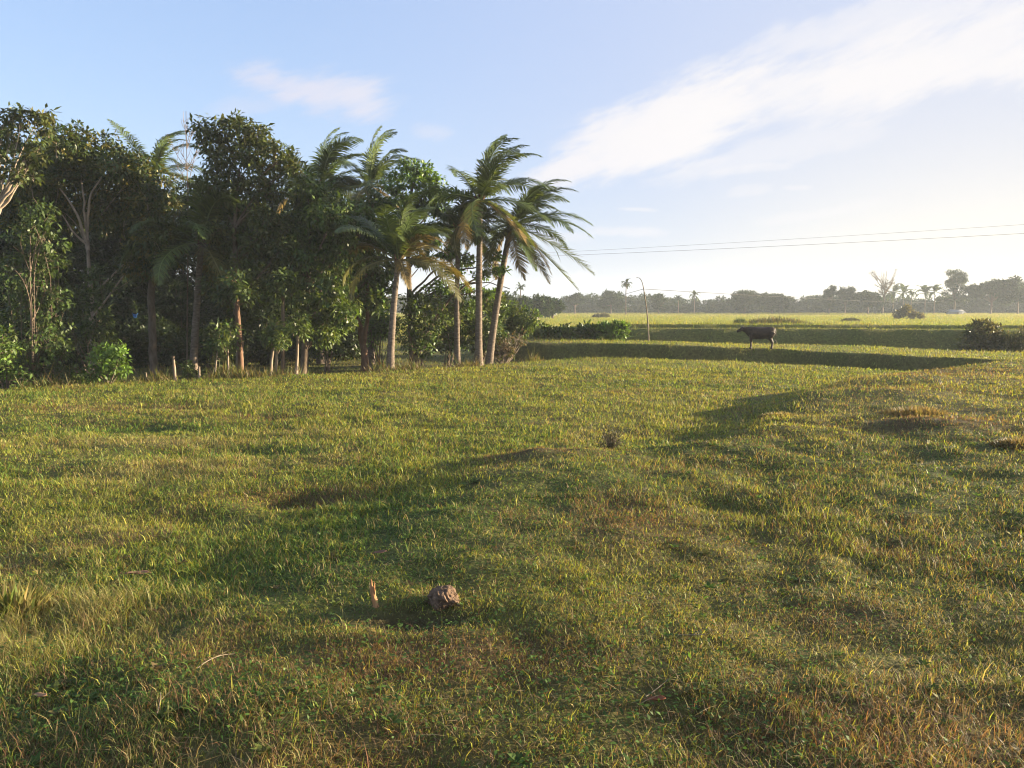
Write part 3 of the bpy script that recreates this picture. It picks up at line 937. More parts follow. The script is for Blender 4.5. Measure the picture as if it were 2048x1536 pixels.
palm('coconut palm showing only frond tips behind the dome-crowned tree\'s left shoulder', (70, 690), (85, 325), 34, 2.4, 9, 14, .14, .9, (-10, 80))


# ------------------------------------------------------------------ leafless saplings, posts and slim trunks
def bare_tree(name, label, d, base, tips, r0, bark='bark', seed=0, group=None, twig=6, cat='tree'):
    r = np.random.default_rng(7000 + seed)
    b = np.array(Pd(base[0], base[1], d))
    b[2] = hz(b[0], b[1]) - .05
    root = tag(empty(name, b), label, cat, group)
    tb, wb = MB(), MB()
    top = np.array(Pd(tips[0][0], tips[0][1], d))
    T = curve_pts(b, top, 14, .05, r)
    T[1:-1] += r.normal(size=(12, 3)) * r0 * .3
    tb.tube(T, np.linspace(r0, .008, 14), 7)
    for (px, py) in tips[1:]:
        q = np.array(Pd(px, py, d + r.uniform(-.5, .5)))
        k = int(np.argmin(np.abs(T[:, 2] - (q[2] - np.hypot(*(T[:, :2].mean(0) - q[:2])) * 1.3 - .5))))
        B = curve_pts(T[k], q, 8, .15, r, .1)
        wb.tube(B, np.linspace(r0 * .4, .006, 8), 5, cap=False)
        for _ in range(twig):
            a = B[r.integers(3, 7)]
            wb.tube(curve_pts(a, a + rdir(1, r)[0] * .35 * np.array([1, 1, .6]) + [0, 0, .35], 4, .2, r), np.linspace(.009, .004, 4), 3, cap=False)
    tb.build('trunk', M[bark], root, True, b)
    wb.build('branches', M[bark], root, True, b)


bare_tree('bare_sapling', 'leafless grey twigs sticking up left of the tallest tree', 27, (370, 700), [(372, 222), (366, 240), (385, 262), (390, 250), (358, 300), (395, 300), (350, 330), (380, 320), (345, 290), (400, 275)], .03, seed=1, twig=6)
bare_tree('bare_sapling', 'two leafless stems showing among the leaves at the vine thicket\'s face', 20.5, (66, 765), [(60, 470), (46, 500), (80, 480), (95, 560), (30, 540)], .035, seed=2, twig=3)

PG = 'wooden posts along the grove edge'
for i, (px, py0, py1, d, rad, lean, mat, lab) in enumerate([
        (350, 757, 712, 21.6, .045, -4, 'wood', 'pale wooden post nearest the bright green bush'), (398, 757, 733, 21.9, .04, 0, 'wood', 'short stub of a post right of the knee-high shrub'),
        (294, 760, 745, 21.2, .03, -2, 'wood', 'tiny stake in the grass between bush and first post')]):
    b = np.array(Pd(px, py0, d))
    b[2] = hz(b[0], b[1]) - .08
    t = np.array(Pd(px + lean, py1, d))
    mb = MB()
    mb.tube(curve_pts(b, t, 8, .05, rng), np.linspace(rad * 1.1, rad * .85, 8) * (1 + .08 * rng.normal(size=8)), 8)
    o = mb.build('fence_post', M[mat], None, True, b)
    o.location = b
    tag(o, lab, 'post', PG)
for i, (px, py0, top, d, rad, mat, lab) in enumerate([(484, 752, (470, 560), 23.2, .085, 'redbark', 'reddish bare lower trunk standing in front of the tallest tree'), (566, 750, (566, 560), 24, .07, 'bark', 'dark slim trunk between the post pair and the tallest post'),
                                                      (308, 735, (298, 470), 27, .14, 'bark', 'thick dark trunk in the shade behind the bright bush'), (208, 735, (196, 640), 27.5, .08, 'bark', 'dark trunk stump leaning left deep under the dome-crowned tree'), (975, 730, (985, 660), 30.5, .06, 'palebark', 'slim pale trunk close behind the tallest palm')]):
    broadleaf('slim_tree', lab, 'tree', d, [(px, py0), ((px + top[0]) / 2, (py0 + top[1]) / 2), top], rad, [(top[0], top[1], 26), (top[0] + 15, top[1] + 25, 22), (top[0] - 15, top[1] + 15, 22)], leaf=.165, pal=LEAF_DARK, bark=mat, seed=90 + i, dup=False, r1=rad * .75, group='slim trunks at the grove front')

for i, (px, py0, top, d, rad, mat, lab) in enumerate([(457, 753, (455, 680), 22.3, .035, 'wood', 'sprouting stem of a live fence, thin and straight, just left of the reddish trunk'), (541, 750, (547, 672), 22.9, .045, 'wood', 'pale leaning stem of a live fence, first of the close pair'),
                                                      (551, 750, (556, 676), 23.2, .042, 'palebark', 'greyish stem of a live fence, hard against the pale leaning one'), (592, 750, (597, 655), 23.3, .052, 'wood', 'tallest pale stem of the live fence, in front of the slender tree'),
                                                      (428, 752, (436, 690), 22.6, .025, 'palebark', 'very thin crooked stem of the live fence, left of the thin straight one')]):
    broadleaf('live_fence_stem', lab, 'stem', d, [(px, py0), ((px + top[0]) / 2, (py0 + top[1]) / 2), top], rad, [(top[0], top[1] - 4, 15), (top[0] + 11, top[1] + 8, 13), (top[0] - 12, top[1] + 2, 14), (top[0] + 4, top[1] - 20, 14)], leaf=.13, pal=LEAF_MID + LEAF_OLIVE[:1], bark=mat, seed=120 + i, dup=False, r1=rad * .75, group='sprouting stems of the live fence', density=1.3)

# blue tarp glimpsed between the trunks
b = Pd(268, 630, 31)
mb = MB()
u, v = np.meshgrid(np.linspace(0, 1, 9), np.linspace(0, 1, 7))
x = (u.ravel() - .5) * (.16 + .1 * v.ravel())
zz = (v.ravel() - .5) * .17 - .05 * np.sin(u.ravel() * 3.14)
yy = .06 * np.sin(u.ravel() * 9 + v.ravel() * 3) + .12 * v.ravel()
ii = (np.arange(6)[:, None] * 9 + np.arange(8)[None]).ravel()
mb.add(np.stack([x, yy, zz], 1), np.stack([ii, ii + 1, ii + 10, ii + 9], 1))
o = mb.build('tarp', M['tarp'], None, True)
o.location = b
sm = o.modifiers.new('thickness', 'SOLIDIFY')
sm.thickness = .01
tag(o, 'scrap of blue tarp hanging in the shade behind the bright bush', 'tarp')

# ------------------------------------------------------------------ bank plants, field bushes
for i, (px, py, d, w, lab) in enumerate([(1085, 672, 38.6, 24, 'leafy weeds at the left end of the far bank\'s plant row'), (1130, 672, 38.4, 24, 'weeds second along the far bank\'s plant row, next to its left end'), (1172, 672, 38.2, 24, 'tall weeds in the middle of the far bank\'s plant row'), (1208, 670, 38, 22, 'broad-leaved weeds just left of the tallest plant in the bank row'),
                                         (1236, 668, 37.8, 20, 'tallest plant of the far bank row, near the bamboo pole')]):
    bush('bank_plant', lab, px, py, d, [(px - w * .5, py - 8, 11), (px + w * .4, py - 9, 11), (px, py - 14, 10), (px - w * .3, py - 2, 10), (px + w * .5, py - 1, 10)], LEAF_MID if i < 3 else LEAF_BRIGHT, leaf=.2, seed=60 + i, density=[.7, .9, 1.1, .8, 1.0][i], droop=-.4, group='plants along the far bank', stems=8, cat='plant')


def grass_clump(name, label, px, py, d, wpx, hpx, pal, seed, n=420, group=None, dome=True):
    r = np.random.default_rng(8000 + seed)
    b = np.array(Pd(px, py, d))
    b[2] = hz(b[0], b[1]) - .03
    W, H = wpx * d / F, hpx * d / F
    q = rdir(n, r)
    rr = r.random(n) ** .5
    ang = r.random(n) * 6.283
    cx, cy = np.cos(ang) * rr * W * .5, np.sin(ang) * rr * W * .35
    z = np.array([hz(b[0], b[1])] * n)
    hh = H * np.sqrt(np.maximum(.12, 1 - rr ** 2 * .85)) * r.uniform(.5, 1.05, n)
    az = ang + r.normal(size=n) * .8
    ln = rr * .5 + .15 * r.random(n)
    p0 = np.stack([b[0] + cx, b[1] + cy, z - .03], 1)
    m1 = p0 + np.stack([np.cos(az) * np.sin(ln * .5), np.sin(az) * np.sin(ln * .5), np.cos(ln * .5)], 1) * (hh * .6)[:, None]
    tp = m1 + np.stack([np.cos(az) * np.sin(ln * 1.8), np.sin(az) * np.sin(ln * 1.8), np.cos(ln * 1.8)], 1) * (hh * .45)[:, None]
    wd = np.maximum(.008, d * .0006)
    S = np.stack([-np.sin(az), np.cos(az), 0 * az], 1) * wd
    V = np.stack([p0 - S, p0 + S, m1 + S * 1.1, m1 - S * 1.1, tp], 1).reshape(-1, 3)
    bb = np.arange(n) * 5
    mb = MB()
    mb.add(V, np.stack([bb, bb + 1, bb + 2, bb + 3], 1), np.repeat(palette(pal, n, r, .2), 5, 0))
    mb.f.append(np.stack([bb + 3, bb + 2, bb + 4], 1).astype(np.int32))
    o = mb.build(name, M['grass'], None, False, b)
    o.location = b
    o['kind'] = 'thing'
    return tag(o, label, 'grass clump', group)


RP = [(.075, .09, .035), (.11, .11, .045), (.15, .12, .06)]
FG = 'clumps of tall grass in the far fields'
grass_clump('grass_clump', 'long mound of pale tall grass behind the cow', 1550, 651, 74, 160, 26, RP, 1, 2600, FG)
grass_clump('grass_clump', 'dark bushy grass at the left end of the mound behind the cow', 1480, 650, 73, 26, 26, [(.05, .08, .03), (.07, .10, .035)], 2, 500, FG)
grass_clump('grass_clump', 'dark grass heap left of the cow on the far field', 1420, 652, 54, 44, 30, [(.06, .05, .03), (.09, .075, .04)], 3, 700, FG)
grass_clump('grass_clump', 'grass tuft right of the cow behind the upper bank', 1652, 652, 56, 46, 30, RP + [(.06, .08, .03)], 4, 700, FG)
grass_clump('grass_clump', 'low dark grass hump on the far field, between the cow and the brown bush', 1702, 637, 110, 40, 10, [(.06, .07, .03), (.09, .09, .04)], 5, 400, FG)
grass_clump('grass_clump', 'pale reed clump at the far field, left of the bamboo pole', 1205, 634, 150, 30, 14, RP, 6, 300, FG)
grass_clump('grass_clump', 'dark square grass clump at the far field beside the pale reed clump', 1190, 634, 151, 12, 9, [(.05, .05, .03)], 7, 160, FG)
grass_clump('grass_clump', 'reedy grass beside the dark mound at the photo\'s right border', 2018, 690, 38, 70, 56, RP + [(.07, .09, .03)], 8, 900, FG)
bush('field_bush', 'brownish bush alone on the far field, right half of the photo', 1810, 636, 130, [(1805, 625, 7), (1814, 617, 6), (1825, 629, 7), (1795, 630, 6), (1842, 632, 5)], [(.13, .12, .045), (.16, .13, .05)], leaf=.35, seed=70, sprig=.4, density=.8)
bush('mound_bush', 'dark rounded bush on the bank near the photo\'s right border', 1970, 700, 38, [(1965, 652, 17), (1950, 668, 20), (1985, 668, 22), (1970, 690, 28), (1940, 690, 20), (2005, 692, 24), (2035, 700, 24), (2050, 680, 24), (2070, 700, 30)], [(.10, .09, .045), (.13, .115, .05), (.08, .095, .035)], leaf=.17, seed=71, density=.8, droop=-.6)
grass_clump('grass_clump', 'dry grass fringe at the shadowed right bank edge', 1560, 838, 13.0, 90, 16, [(.3, .23, .1), (.2, .17, .07)], 9, 800, 'tufts on the near banks')
grass_clump('grass_clump', 'brown-tipped tuft on the right bank with a dark foot', 1830, 838, 12.4, 150, 26, [(.20, .13, .07), (.16, .14, .06), (.24, .19, .09)], 10, 1300, 'tufts on the near banks')
grass_clump('grass_clump', 'brown tuft cut by the photo\'s right border, on the near bank', 2030, 915, 9.6, 100, 22, [(.18, .12, .065), (.17, .15, .07)], 11, 700, 'tufts on the near banks')
grass_clump('grass_clump', 'low dark matted tuft right of the spiky little shrub', 1312, 868, 10.3, 60, 16, [(.04, .045, .025), (.06, .06, .03)], 12, 700, 'tufts on the near banks')
grass_clump('grass_clump', 'tall bent grass tuft at the photo\'s left border', 25, 1190, 4.9, 150, 95, [(.22, .2, .06), (.3, .23, .1), (.1, .14, .03)], 13, 260, 'tufts on the near banks')


def spiky(px, py, d):
    r = np.random.default_rng(91)
    b = np.array(Pd(px, py, d))
    b[2] = hz(b[0], b[1]) - .02
    root = tag(empty('spiky_shrub', b), 'small dark spiky shrub on the bank\'s crest beyond the rock', 'shrub')
    st, lv = MB(), MB()
    tips = []
    for k in range(90):
        a = r.random() * 6.28
        e = math.radians(r.uniform(8, 88))
        l = r.uniform(.20, .38)
        t = b + np.array([math.cos(a) * math.cos(e), math.sin(a) * math.cos(e), math.sin(e) * 1.0]) * l
        Q = curve_pts(b, t, 5, .12, r, .05)
        st.tube(Q, np.linspace(.004, .0015, 5), 3, cap=False)
        for q in Q[1:]:
            tips += [q] * 6
    tips = np.array(tips)
    n = len(tips)
    ax = rdir(n, r) + np.array([0, 0, .5])
    leaves(lv, tips, ax, rdir(n, r), .03, .008, palette([(.045, .05, .028), (.07, .07, .04), (.03, .04, .02)], n, r))
    st.build('twigs', M['bark'], root, False, b)
    lv.build('foliage', M['leaf'], root, False, b)


spiky(1221, 868, 10.4)

# ------------------------------------------------------------------ rock-like clod, stump, litter
g = Pg(888, 1206)
bz = hz(g[0], g[1])
import bmesh
bm = bmesh.new()
bmesh.ops.create_icosphere(bm, subdivisions=5, radius=1)
rr = np.random.default_rng(5)
for v in bm.verts:
    c = v.co
    n = float(fbm(np.array([c.x * 1.7 + 4 + c.z]), np.array([c.y * 1.7 + c.z * 1.3]), 3, 3)[0]) - .5
    n2 = float(fbm(np.array([c.x * 7 + c.z * 3]), np.array([c.y * 7 - c.z * 4]), 8, 3)[0]) - .5
    f = 1 + .6 * n + .25 * n2
    # flat broken face towards the light
    k = c.x * .75 - c.y * .55 + c.z * .3
    if k > .72:
        f *= 1 - .5 * (k - .72)
    v.co = Vector((c.x * .098 * f, c.y * .08 * f, c.z * .078 * f))
me = bpy.data.meshes.new('mud_clod')
bm.to_mesh(me)
bm.free()
me.materials.append(M['mud'])
o = bpy.data.objects.new('mud_clod', me)
COL.objects.link(o)
o.location = (g[0], g[1], bz + .024)
tag(o, 'reddish brown clod of dried mud on the near grass, lit from the right', 'clod')

g = Pg(752, 1212)
bz = hz(g[0], g[1])
mb = MB()
n = 12
t = np.linspace(0, 1, n)
T = np.stack([-.028 * t + .004 * np.sin(t * 7), 0 * t, -.03 + .20 * t], 1)
mb.tube(T, np.interp(t, [0, .25, .7, 1], [.024, .020, .013, .002]) * (1 + .15 * rng.normal(size=n)), 7)
for k in range(3):
    a = T[2 + k * 2]
    mb.tube(np.array([a, a + [.006 * (k - 1) + .004, -.006, .045], a + [.012 * (k - 1) + .002, -.012, .085]]), [.008, .006, .001], 5)
o = mb.build('wood_stump', M['stump'], None, True)
o.location = (g[0], g[1], bz)
tag(o, 'thin splintered orange-tan stub of wood upright in the grass, left of the mud clod', 'stump')


def dry_leaf(label, px, py, L, W, rot, seed, col):
    r = np.random.default_rng(seed)
    g = Pg(px, py)
    z = hz(g[0], g[1])
    mb = MB()
    u, v = np.meshgrid(np.linspace(0, 1, 9), np.linspace(-1, 1, 5))
    u, v = u.ravel(), v.ravel()
    w = W * np.sin(np.pi * np.clip(u * .94 + .03, 0, 1)) ** .7
    V = np.stack([(u - .5) * L, v * w * .5, .25 * w * v * v + .03 * L * np.sin(u * 8 + v) + .09 * L * (u - .3) ** 2], 1)
    i = (np.arange(4)[:, None] * 9 + np.arange(8)[None]).ravel()
    mb.add(V, np.stack([i, i + 1, i + 10, i + 9], 1), np.array(col))
    mb.tube(np.array([[-.5 * L, 0, .03 * L], [-.68 * L, .02 * L, .05 * L]]), [.003, .002], 4, col=np.array(col) * .7)
    o = mb.build('dry_leaf', M['dryleaf'], None, True)
    o.location = (g[0], g[1], z + .05)
    o.rotation_euler = (r.uniform(-.2, .2), r.uniform(-.25, .1), rot)
    so = o.modifiers.new('thickness', 'SOLIDIFY')
    so.thickness = .002
    return tag(o, label, 'leaf', 'dry leaves lying in the grass')


dry_leaf('large curled brown leaf lying left of the mud clod, near the bank\'s foot', 275, 1160, .17, .055, .35, 1, (.22, .13, .085))
dry_leaf('small rusty leaf lying in the grass near the photo\'s bottom, below the clod', 1312, 1420, .09, .045, -.2, 2, (.26, .10, .05))
dry_leaf('curled tan leaf in the grass at the lower left', 80, 1412, .12, .045, -.6, 3, (.36, .22, .12))
dry_leaf('brown leaf lying on the grass above the wooden stub', 760, 1118, .10, .04, .2, 4, (.2, .12, .08))


def twig(label, px0, py0, px1, py1, seed, rad=.0028, col='bamboo', lift=.03):
    r = np.random.default_rng(seed)
    a = np.array(Pg(px0, py0))
    b = np.array(Pg(px1, py1))
    a[2] = hz(a[0], a[1]) + lift
    b[2] = hz(b[0], b[1]) + lift * 1.6
    mb = MB()
    T = curve_pts(a, b, 9, .1, r, .05)
    mb.tube(T, np.linspace(rad, rad * .5, 9), 6)
    mb.tube(curve_pts(T[4], T[5] + np.array([.05, .02, .03]), 4, .1, r), [rad * .6, rad * .5, rad * .4, rad * .3], 5)
    o = mb.build('dry_twig', M[col], None, True, a)
    o.location = a
    tag(o, label, 'twig', 'dry twigs in the grass')


twig('bent straw-coloured twig at the lower left, right of the tan leaf', 315, 1440, 322, 1405, 1)
twig('pale twig lying below and right of the mud clod', 1350, 1280, 1420, 1284, 2)
twig('slanting twig above the small rusty leaf', 1292, 1405, 1335, 1378, 3)
twig('twig crossing the grass on the left, in line with the mud clod', 395, 1348, 470, 1325, 4)


# ------------------------------------------------------------------ cow
def cow():
    d = 32.2
    b = np.array(Pd(1520, 697, d))
    b[2] = hz(b[0], b[1])
    root = tag(empty('cow', b), 'lone dark brown cow standing side-on facing left on the grassy strip', 'cow')
    mb = MB()

    def loft(secs, seg=16):
        # secs: x, z, half width y, half height z
        V = []
        a = np.linspace(0, 2 * math.pi, seg, endpoint=False)
        for (x, z, w, h, *t) in secs:
            tilt = t[0] if t else 0
            V.append(np.stack([x + np.sin(a) * h * math.sin(tilt), np.cos(a) * w, z + np.sin(a) * h * math.cos(tilt)], 1))
        n = len(secs)
        V = np.concatenate(V)
        i = np.arange(seg)
        j = (i + 1) % seg
        Fq = np.concatenate([np.stack([k * seg + i, k * seg + j, (k + 1) * seg + j, (k + 1) * seg + i], 1) for k in range(n - 1)])
        n0 = mb.n
        mb.add(V, Fq)
        for k in (0, n - 1):
            c = np.array([[secs[k][0], 0, secs[k][1]]])
            T = np.stack([k * seg + i, k * seg + j, np.full(seg, mb.n - n0)], 1)
            if k:
                T = T[:, ::-1]
            mb.f.append((T + n0).astype(np.int32))
            mb.add(c, np.zeros((0, 4), int))
    # trunk: rump at +x, chest at -x (units: metres of a 1.0 m high animal)
    loft([(.60, .80, .06, .08), (.57, .79, .13, .15), (.48, .77, .18, .20), (.34, .745, .20, .235), (.18, .705, .215, .26), (0, .69, .225, .28), (-.16, .695, .215, .275), (-.30, .705, .195, .275), (-.42, .745, .16, .235), (-.50, .78, .12, .19), (-.56, .80, .09, .16)])
    # neck and head
    loft([(-.40, .80, .12, .20, .3), (-.52, .84, .10, .165, .45), (-.62, .865, .085, .135, .5), (-.70, .88, .08, .115, .4), (-.76, .885, .085, .105, .2)])
    loft([(-.70, .90, .07, .07), (-.74, .895, .09, .095), (-.80, .87, .09, .10), (-.86, .835, .075, .085), (-.92, .80, .06, .068), (-.965, .775, .058, .058), (-.985, .765, .04, .04)])
    mb.tube(np.array([[-.38, 0, .58], [-.44, 0, .56], [-.52, 0, .62], [-.60, 0, .72]]), [.03, .045, .04, .03], 8)    # dewlap
    mb.tube(np.array([[.22, 0, .5], [.32, 0, .48], [.42, 0, .52]]), [.04, .08, .05], 8)                               # belly fold
    for s in (-1, 1):
        y = s * .105
        dx = .055 * s
        mb.tube(np.array([[-.36 + dx * .3, y * 1.0, .70], [-.37 + dx, y, .52], [-.385 + dx, y, .40], [-.38 + dx, y, .27], [-.385 + dx, y, .10], [-.39 + dx, y, .06], [-.40 + dx, y, .0]]), [.11, .075, .052, .036, .032, .045, .05], 10)
        mb.tube(np.array([[.45, y, .74], [.43 + dx, y * 1.1, .58], [.40 + dx, y * 1.1, .46], [.49 + dx, y, .34], [.52 + dx, y, .28], [.50 + dx, y, .12], [.49 + dx, y, .06], [.475 + dx, y, .0]]), [.15, .125, .085, .052, .042, .034, .045, .05], 10)
        mb.tube(np.array([[-.71, s * .07, .925], [-.70, s * .13, .935], [-.69, s * .19, .92]]), [.02, .035, .008], 8)           # ear
    me_o = mb.build('body', M['hide'], None, True)
    md = me_o.modifiers.new('r', 'REMESH')
    md.mode = 'VOXEL'
    md.voxel_size = .014
    md.use_smooth_shade = True
    ms = me_o.modifiers.new('s', 'SMOOTH')
    ms.factor = .5
    ms.iterations = 8
    dg = bpy.context.evaluated_depsgraph_get()
    me = bpy.data.meshes.new_from_object(me_o.evaluated_get(dg))
    old = me_o.data
    me_o.modifiers.clear()
    me_o.data = me
    me_o.parent = root
    hb = MB()
    for s in (-1, 1):
        hb = MB()
        hb.tube(np.array([[-.735, s * .05, .965], [-.745, s * .10, 1.0], [-.75, s * .115, 1.045], [-.74, s * .10, 1.08]]), [.017, .014, .009, .003], 8)
        hb.build('horn', M['horn'], root, True)
    tb = MB()
    tb.tube(np.array([[.58, 0, .88], [.635, 0, .84], [.655, .01, .70], [.655, .02, .5], [.65, .02, .42], [.655, .02, .34], [.66, .02, .25]]), [.025, .018, .014, .012, .016, .028, .006], 8)
    tb.build('tail', M['hide'], root, True)
    root.scale = (1.03, 1.03, .95)
    root.rotation_euler = (0, 0, math.radians(4))


cow()

# ------------------------------------------------------------------ bamboo pole and cables
b = np.array(Pd(1299, 668, 37.2))
b[2] = hz(b[0], b[1]) - .1
pts = [b] + [np.array(Pd(x, y, 37.2)) for x, y in [(1296, 645), (1293, 615), (1289, 588), (1286, 570), (1283, 560), (1279, 555), (1275, 553.5), (1272, 556)]]
s = np.concatenate([[0], np.cumsum([np.linalg.norm(pts[i + 1] - pts[i]) for i in range(len(pts) - 1)])])
P = np.array(pts)
ss = np.linspace(0, s[-1], 44)
T = np.stack([np.interp(ss, s, P[:, i]) for i in range(3)], 1)
for _ in range(2):
    T[1:-1] = (T[:-2] + 2 * T[1:-1] + T[2:]) / 4
rad = np.interp(ss / s[-1], [0, .7, 1], [.04, .026, .012]) * (1 + .18 * ((np.arange(44) % 5) == 0))
mb = MB()
mb.tube(T, rad, 8)
o = mb.build('bamboo_pole', M['bamboo'], None, True, b)
o.location = b
tag(o, 'thin bamboo pole with a hooked drooping top on the far bank, left of the cow', 'pole')


def cable(label, a, b, sag, rad, group):
    a, b = np.array(a), np.array(b)
    t = np.linspace(0, 1, 40)[:, None]
    T = a * (1 - t) + b * t
    T[:, 2] -= sag * 4 * (t * (1 - t))[:, 0]
    mb = MB()
    mb.tube(T, rad, 5)
    o = mb.build('power_cable', M['wire'], None, True, a)
    o.location = a
    tag(o, label, 'cable', group)


CG = 'overhead cables crossing the sky'
cable('lower of the two long overhead cables rising to the right across the sky', Pd(880, 520, 92), Pd(2500, 441, 62), .25, .0125, CG)
cable('upper thinner of the two long overhead cables', Pd(880, 516, 95), Pd(2500, 418, 68), .25, .010, CG)
cable('low sagging cable from the bamboo pole towards the trees on the right', Pd(1287, 578, 37.2), Pd(1900, 602, 240), .5, .011, 'cables tied to the bamboo pole')
cable('low cable from the bamboo pole down to the trees on the left', Pd(1287, 578, 37.2), Pd(1150, 604, 200), .4, .011, 'cables tied to the bamboo pole')


# ------------------------------------------------------------------ far trees
FAR_PAL = [(.022, .042, .014), (.034, .056, .018), (.027, .046, .016)]


def far_mass():
    r = np.random.default_rng(404)
    mb = MB()
    prof = np.array([(-400, 575), (0, 580), (600, 588), (1000, 594), (1050, 598), (1100, 600), (1150, 593), (1180, 589), (1200, 592), (1220, 586), (1250, 591), (1300, 593), (1340, 597), (1380, 599), (1420, 601), (1460, 598), (1500, 596), (1560, 594), (1600, 594), (1640, 590), (1700, 592), (1740, 592), (1780, 595), (1820, 598), (1860, 600), (1900, 590), (1960, 588), (2000, 578), (2048, 575), (2150, 570), (2500, 560)], float)
    for px in np.arange(-400, 2500, 9.0):
        d = r.uniform(262, 300)
        top = np.interp(px, prof[:, 0], prof[:, 1]) + r.normal() * 2.2
        p = np.array(Pd(px, top, d))
        H = p[2]
        rad = r.uniform(1.4, 2.6)
        nz_ = int(np.ceil(H / 1.9))
        for k in range(nz_):
            z = H - rad * .7 - k * 1.8
            if z < .5:
                z = .9
            c = (p[0] + r.normal() * .8, d + r.normal() * 1.5, z)
            clump_leaves(mb, c, (rad, rad, rad * .75), 46, 6, .8, FAR_PAL, r, .1, .5)
    o = mb.build('far_woods', M['farleaf'])
    o['kind'] = 'stuff'
    o['label'] = 'hazy dark belt of woods along the far edge of the fields'


far_mass()
_proto = {}


def far_tree(name, label, kind, px, top, d, wpx, group, base=627, seed=0):
    """one tree of the far belt, own crown and trunk"""
    r = np.random.default_rng(9000 + seed)
    t = np.array(Pd(px, top, d))
    b = np.array([t[0], d, hz(t[0], d)])
    H = t[2] - b[2]
    W = wpx * d / F
    root = tag(empty(name, b), label, 'palm tree' if kind == 'palm' else 'tree', group)
    tb, cb = MB(), MB()
    if kind in ('dome', 'spread', 'airy'):
        tb.tube(curve_pts(b, b + [0, 0, H * .7], 6, .05, r), np.linspace(.3, .12, 6), 6)
        n = {'dome': 14, 'spread': 16, 'airy': 26}[kind]
        for k in range(n):
            a = r.random() * 6.28
            e = r.random()
            if kind == 'dome':
                c = b + np.array([math.cos(a) * W * .36 * math.sqrt(1 - e * e * .8), math.sin(a) * W * .36, H * (.35 + .5 * e)])
                rad = W * .2
            elif kind == 'spread':
                c = b + np.array([math.cos(a) * W * .4 * r.random(), math.sin(a) * W * .4, H * (.62 + .28 * e)])
                rad = W * .15
            else:
                c = b + np.array([math.cos(a) * W * .38 * r.random(), math.sin(a) * W * .35, H * (.25 + .7 * e)])
                c[0] = b[0] + (c[0] - b[0]) * (1.15 - .5 * e)
                rad = W * .12
            c[2] = min(c[2], b[2] + H - rad * .7)
            tb.tube(curve_pts(b + [0, 0, H * .35], c, 5, .15, r), np.linspace(.13, .05, 5), 4, cap=False)
            clump_leaves(cb, c, (rad, rad, rad * .75), int(24 + 40 * rad) if kind != 'airy' else int(14 + 20 * rad), 6, .65 if kind != 'airy' else .5, FAR_PAL, r, .1, .5)
    elif kind == 'palm':
        tb.tube(curve_pts(b, t - [0, 0, W * .15], 8, .03, r), np.linspace(.16, .10, 8), 6)
        for k in range(14):
            az = k * 2.4
            el = math.radians(r.uniform(-35, 75))
            make_frond(cb, t - [0, 0, W * .2], az, el, W * .62, r, .3, 1.2, 0, 0, 12, .42)
        # broad leaflets so that the head reads at this distance
    elif kind == 'bare':
        tb.tube(curve_pts(b, b + [W * .1, 0, H * .95], 8, .04, r), np.linspace(.35, .05, 8), 6)
        for k in range(26):
            a = r.random() * 6.28
            e = r.uniform(.45, 1)
            s0 = b + np.array([W * .05, 0, H * r.uniform(.3, .7)])
            q = b + np.array([math.cos(a) * W * .48 * e, math.sin(a) * W * .4, H * e])
            tb.tube(curve_pts(s0, q, 5, .15, r, .1), np.linspace(.14, .035, 5), 4, cap=False)
            for _ in range(4):
                tb.tube(curve_pts(q * .6 + s0 * .4, q + rdir(1, r)[0] * W * .13, 4, .2, r), np.linspace(.07, .03, 4), 3, cap=False)
            clump_leaves(cb, q, (W * .08,) * 3, 4, 4, .3, [(.10, .085, .06)], r, .1, .5)
    tb.build('trunk', M['bark'], root, True, b)
    cb.build('crown', M['frond'] if kind == 'palm' else M['farleaf'], root, False, b)
    return root


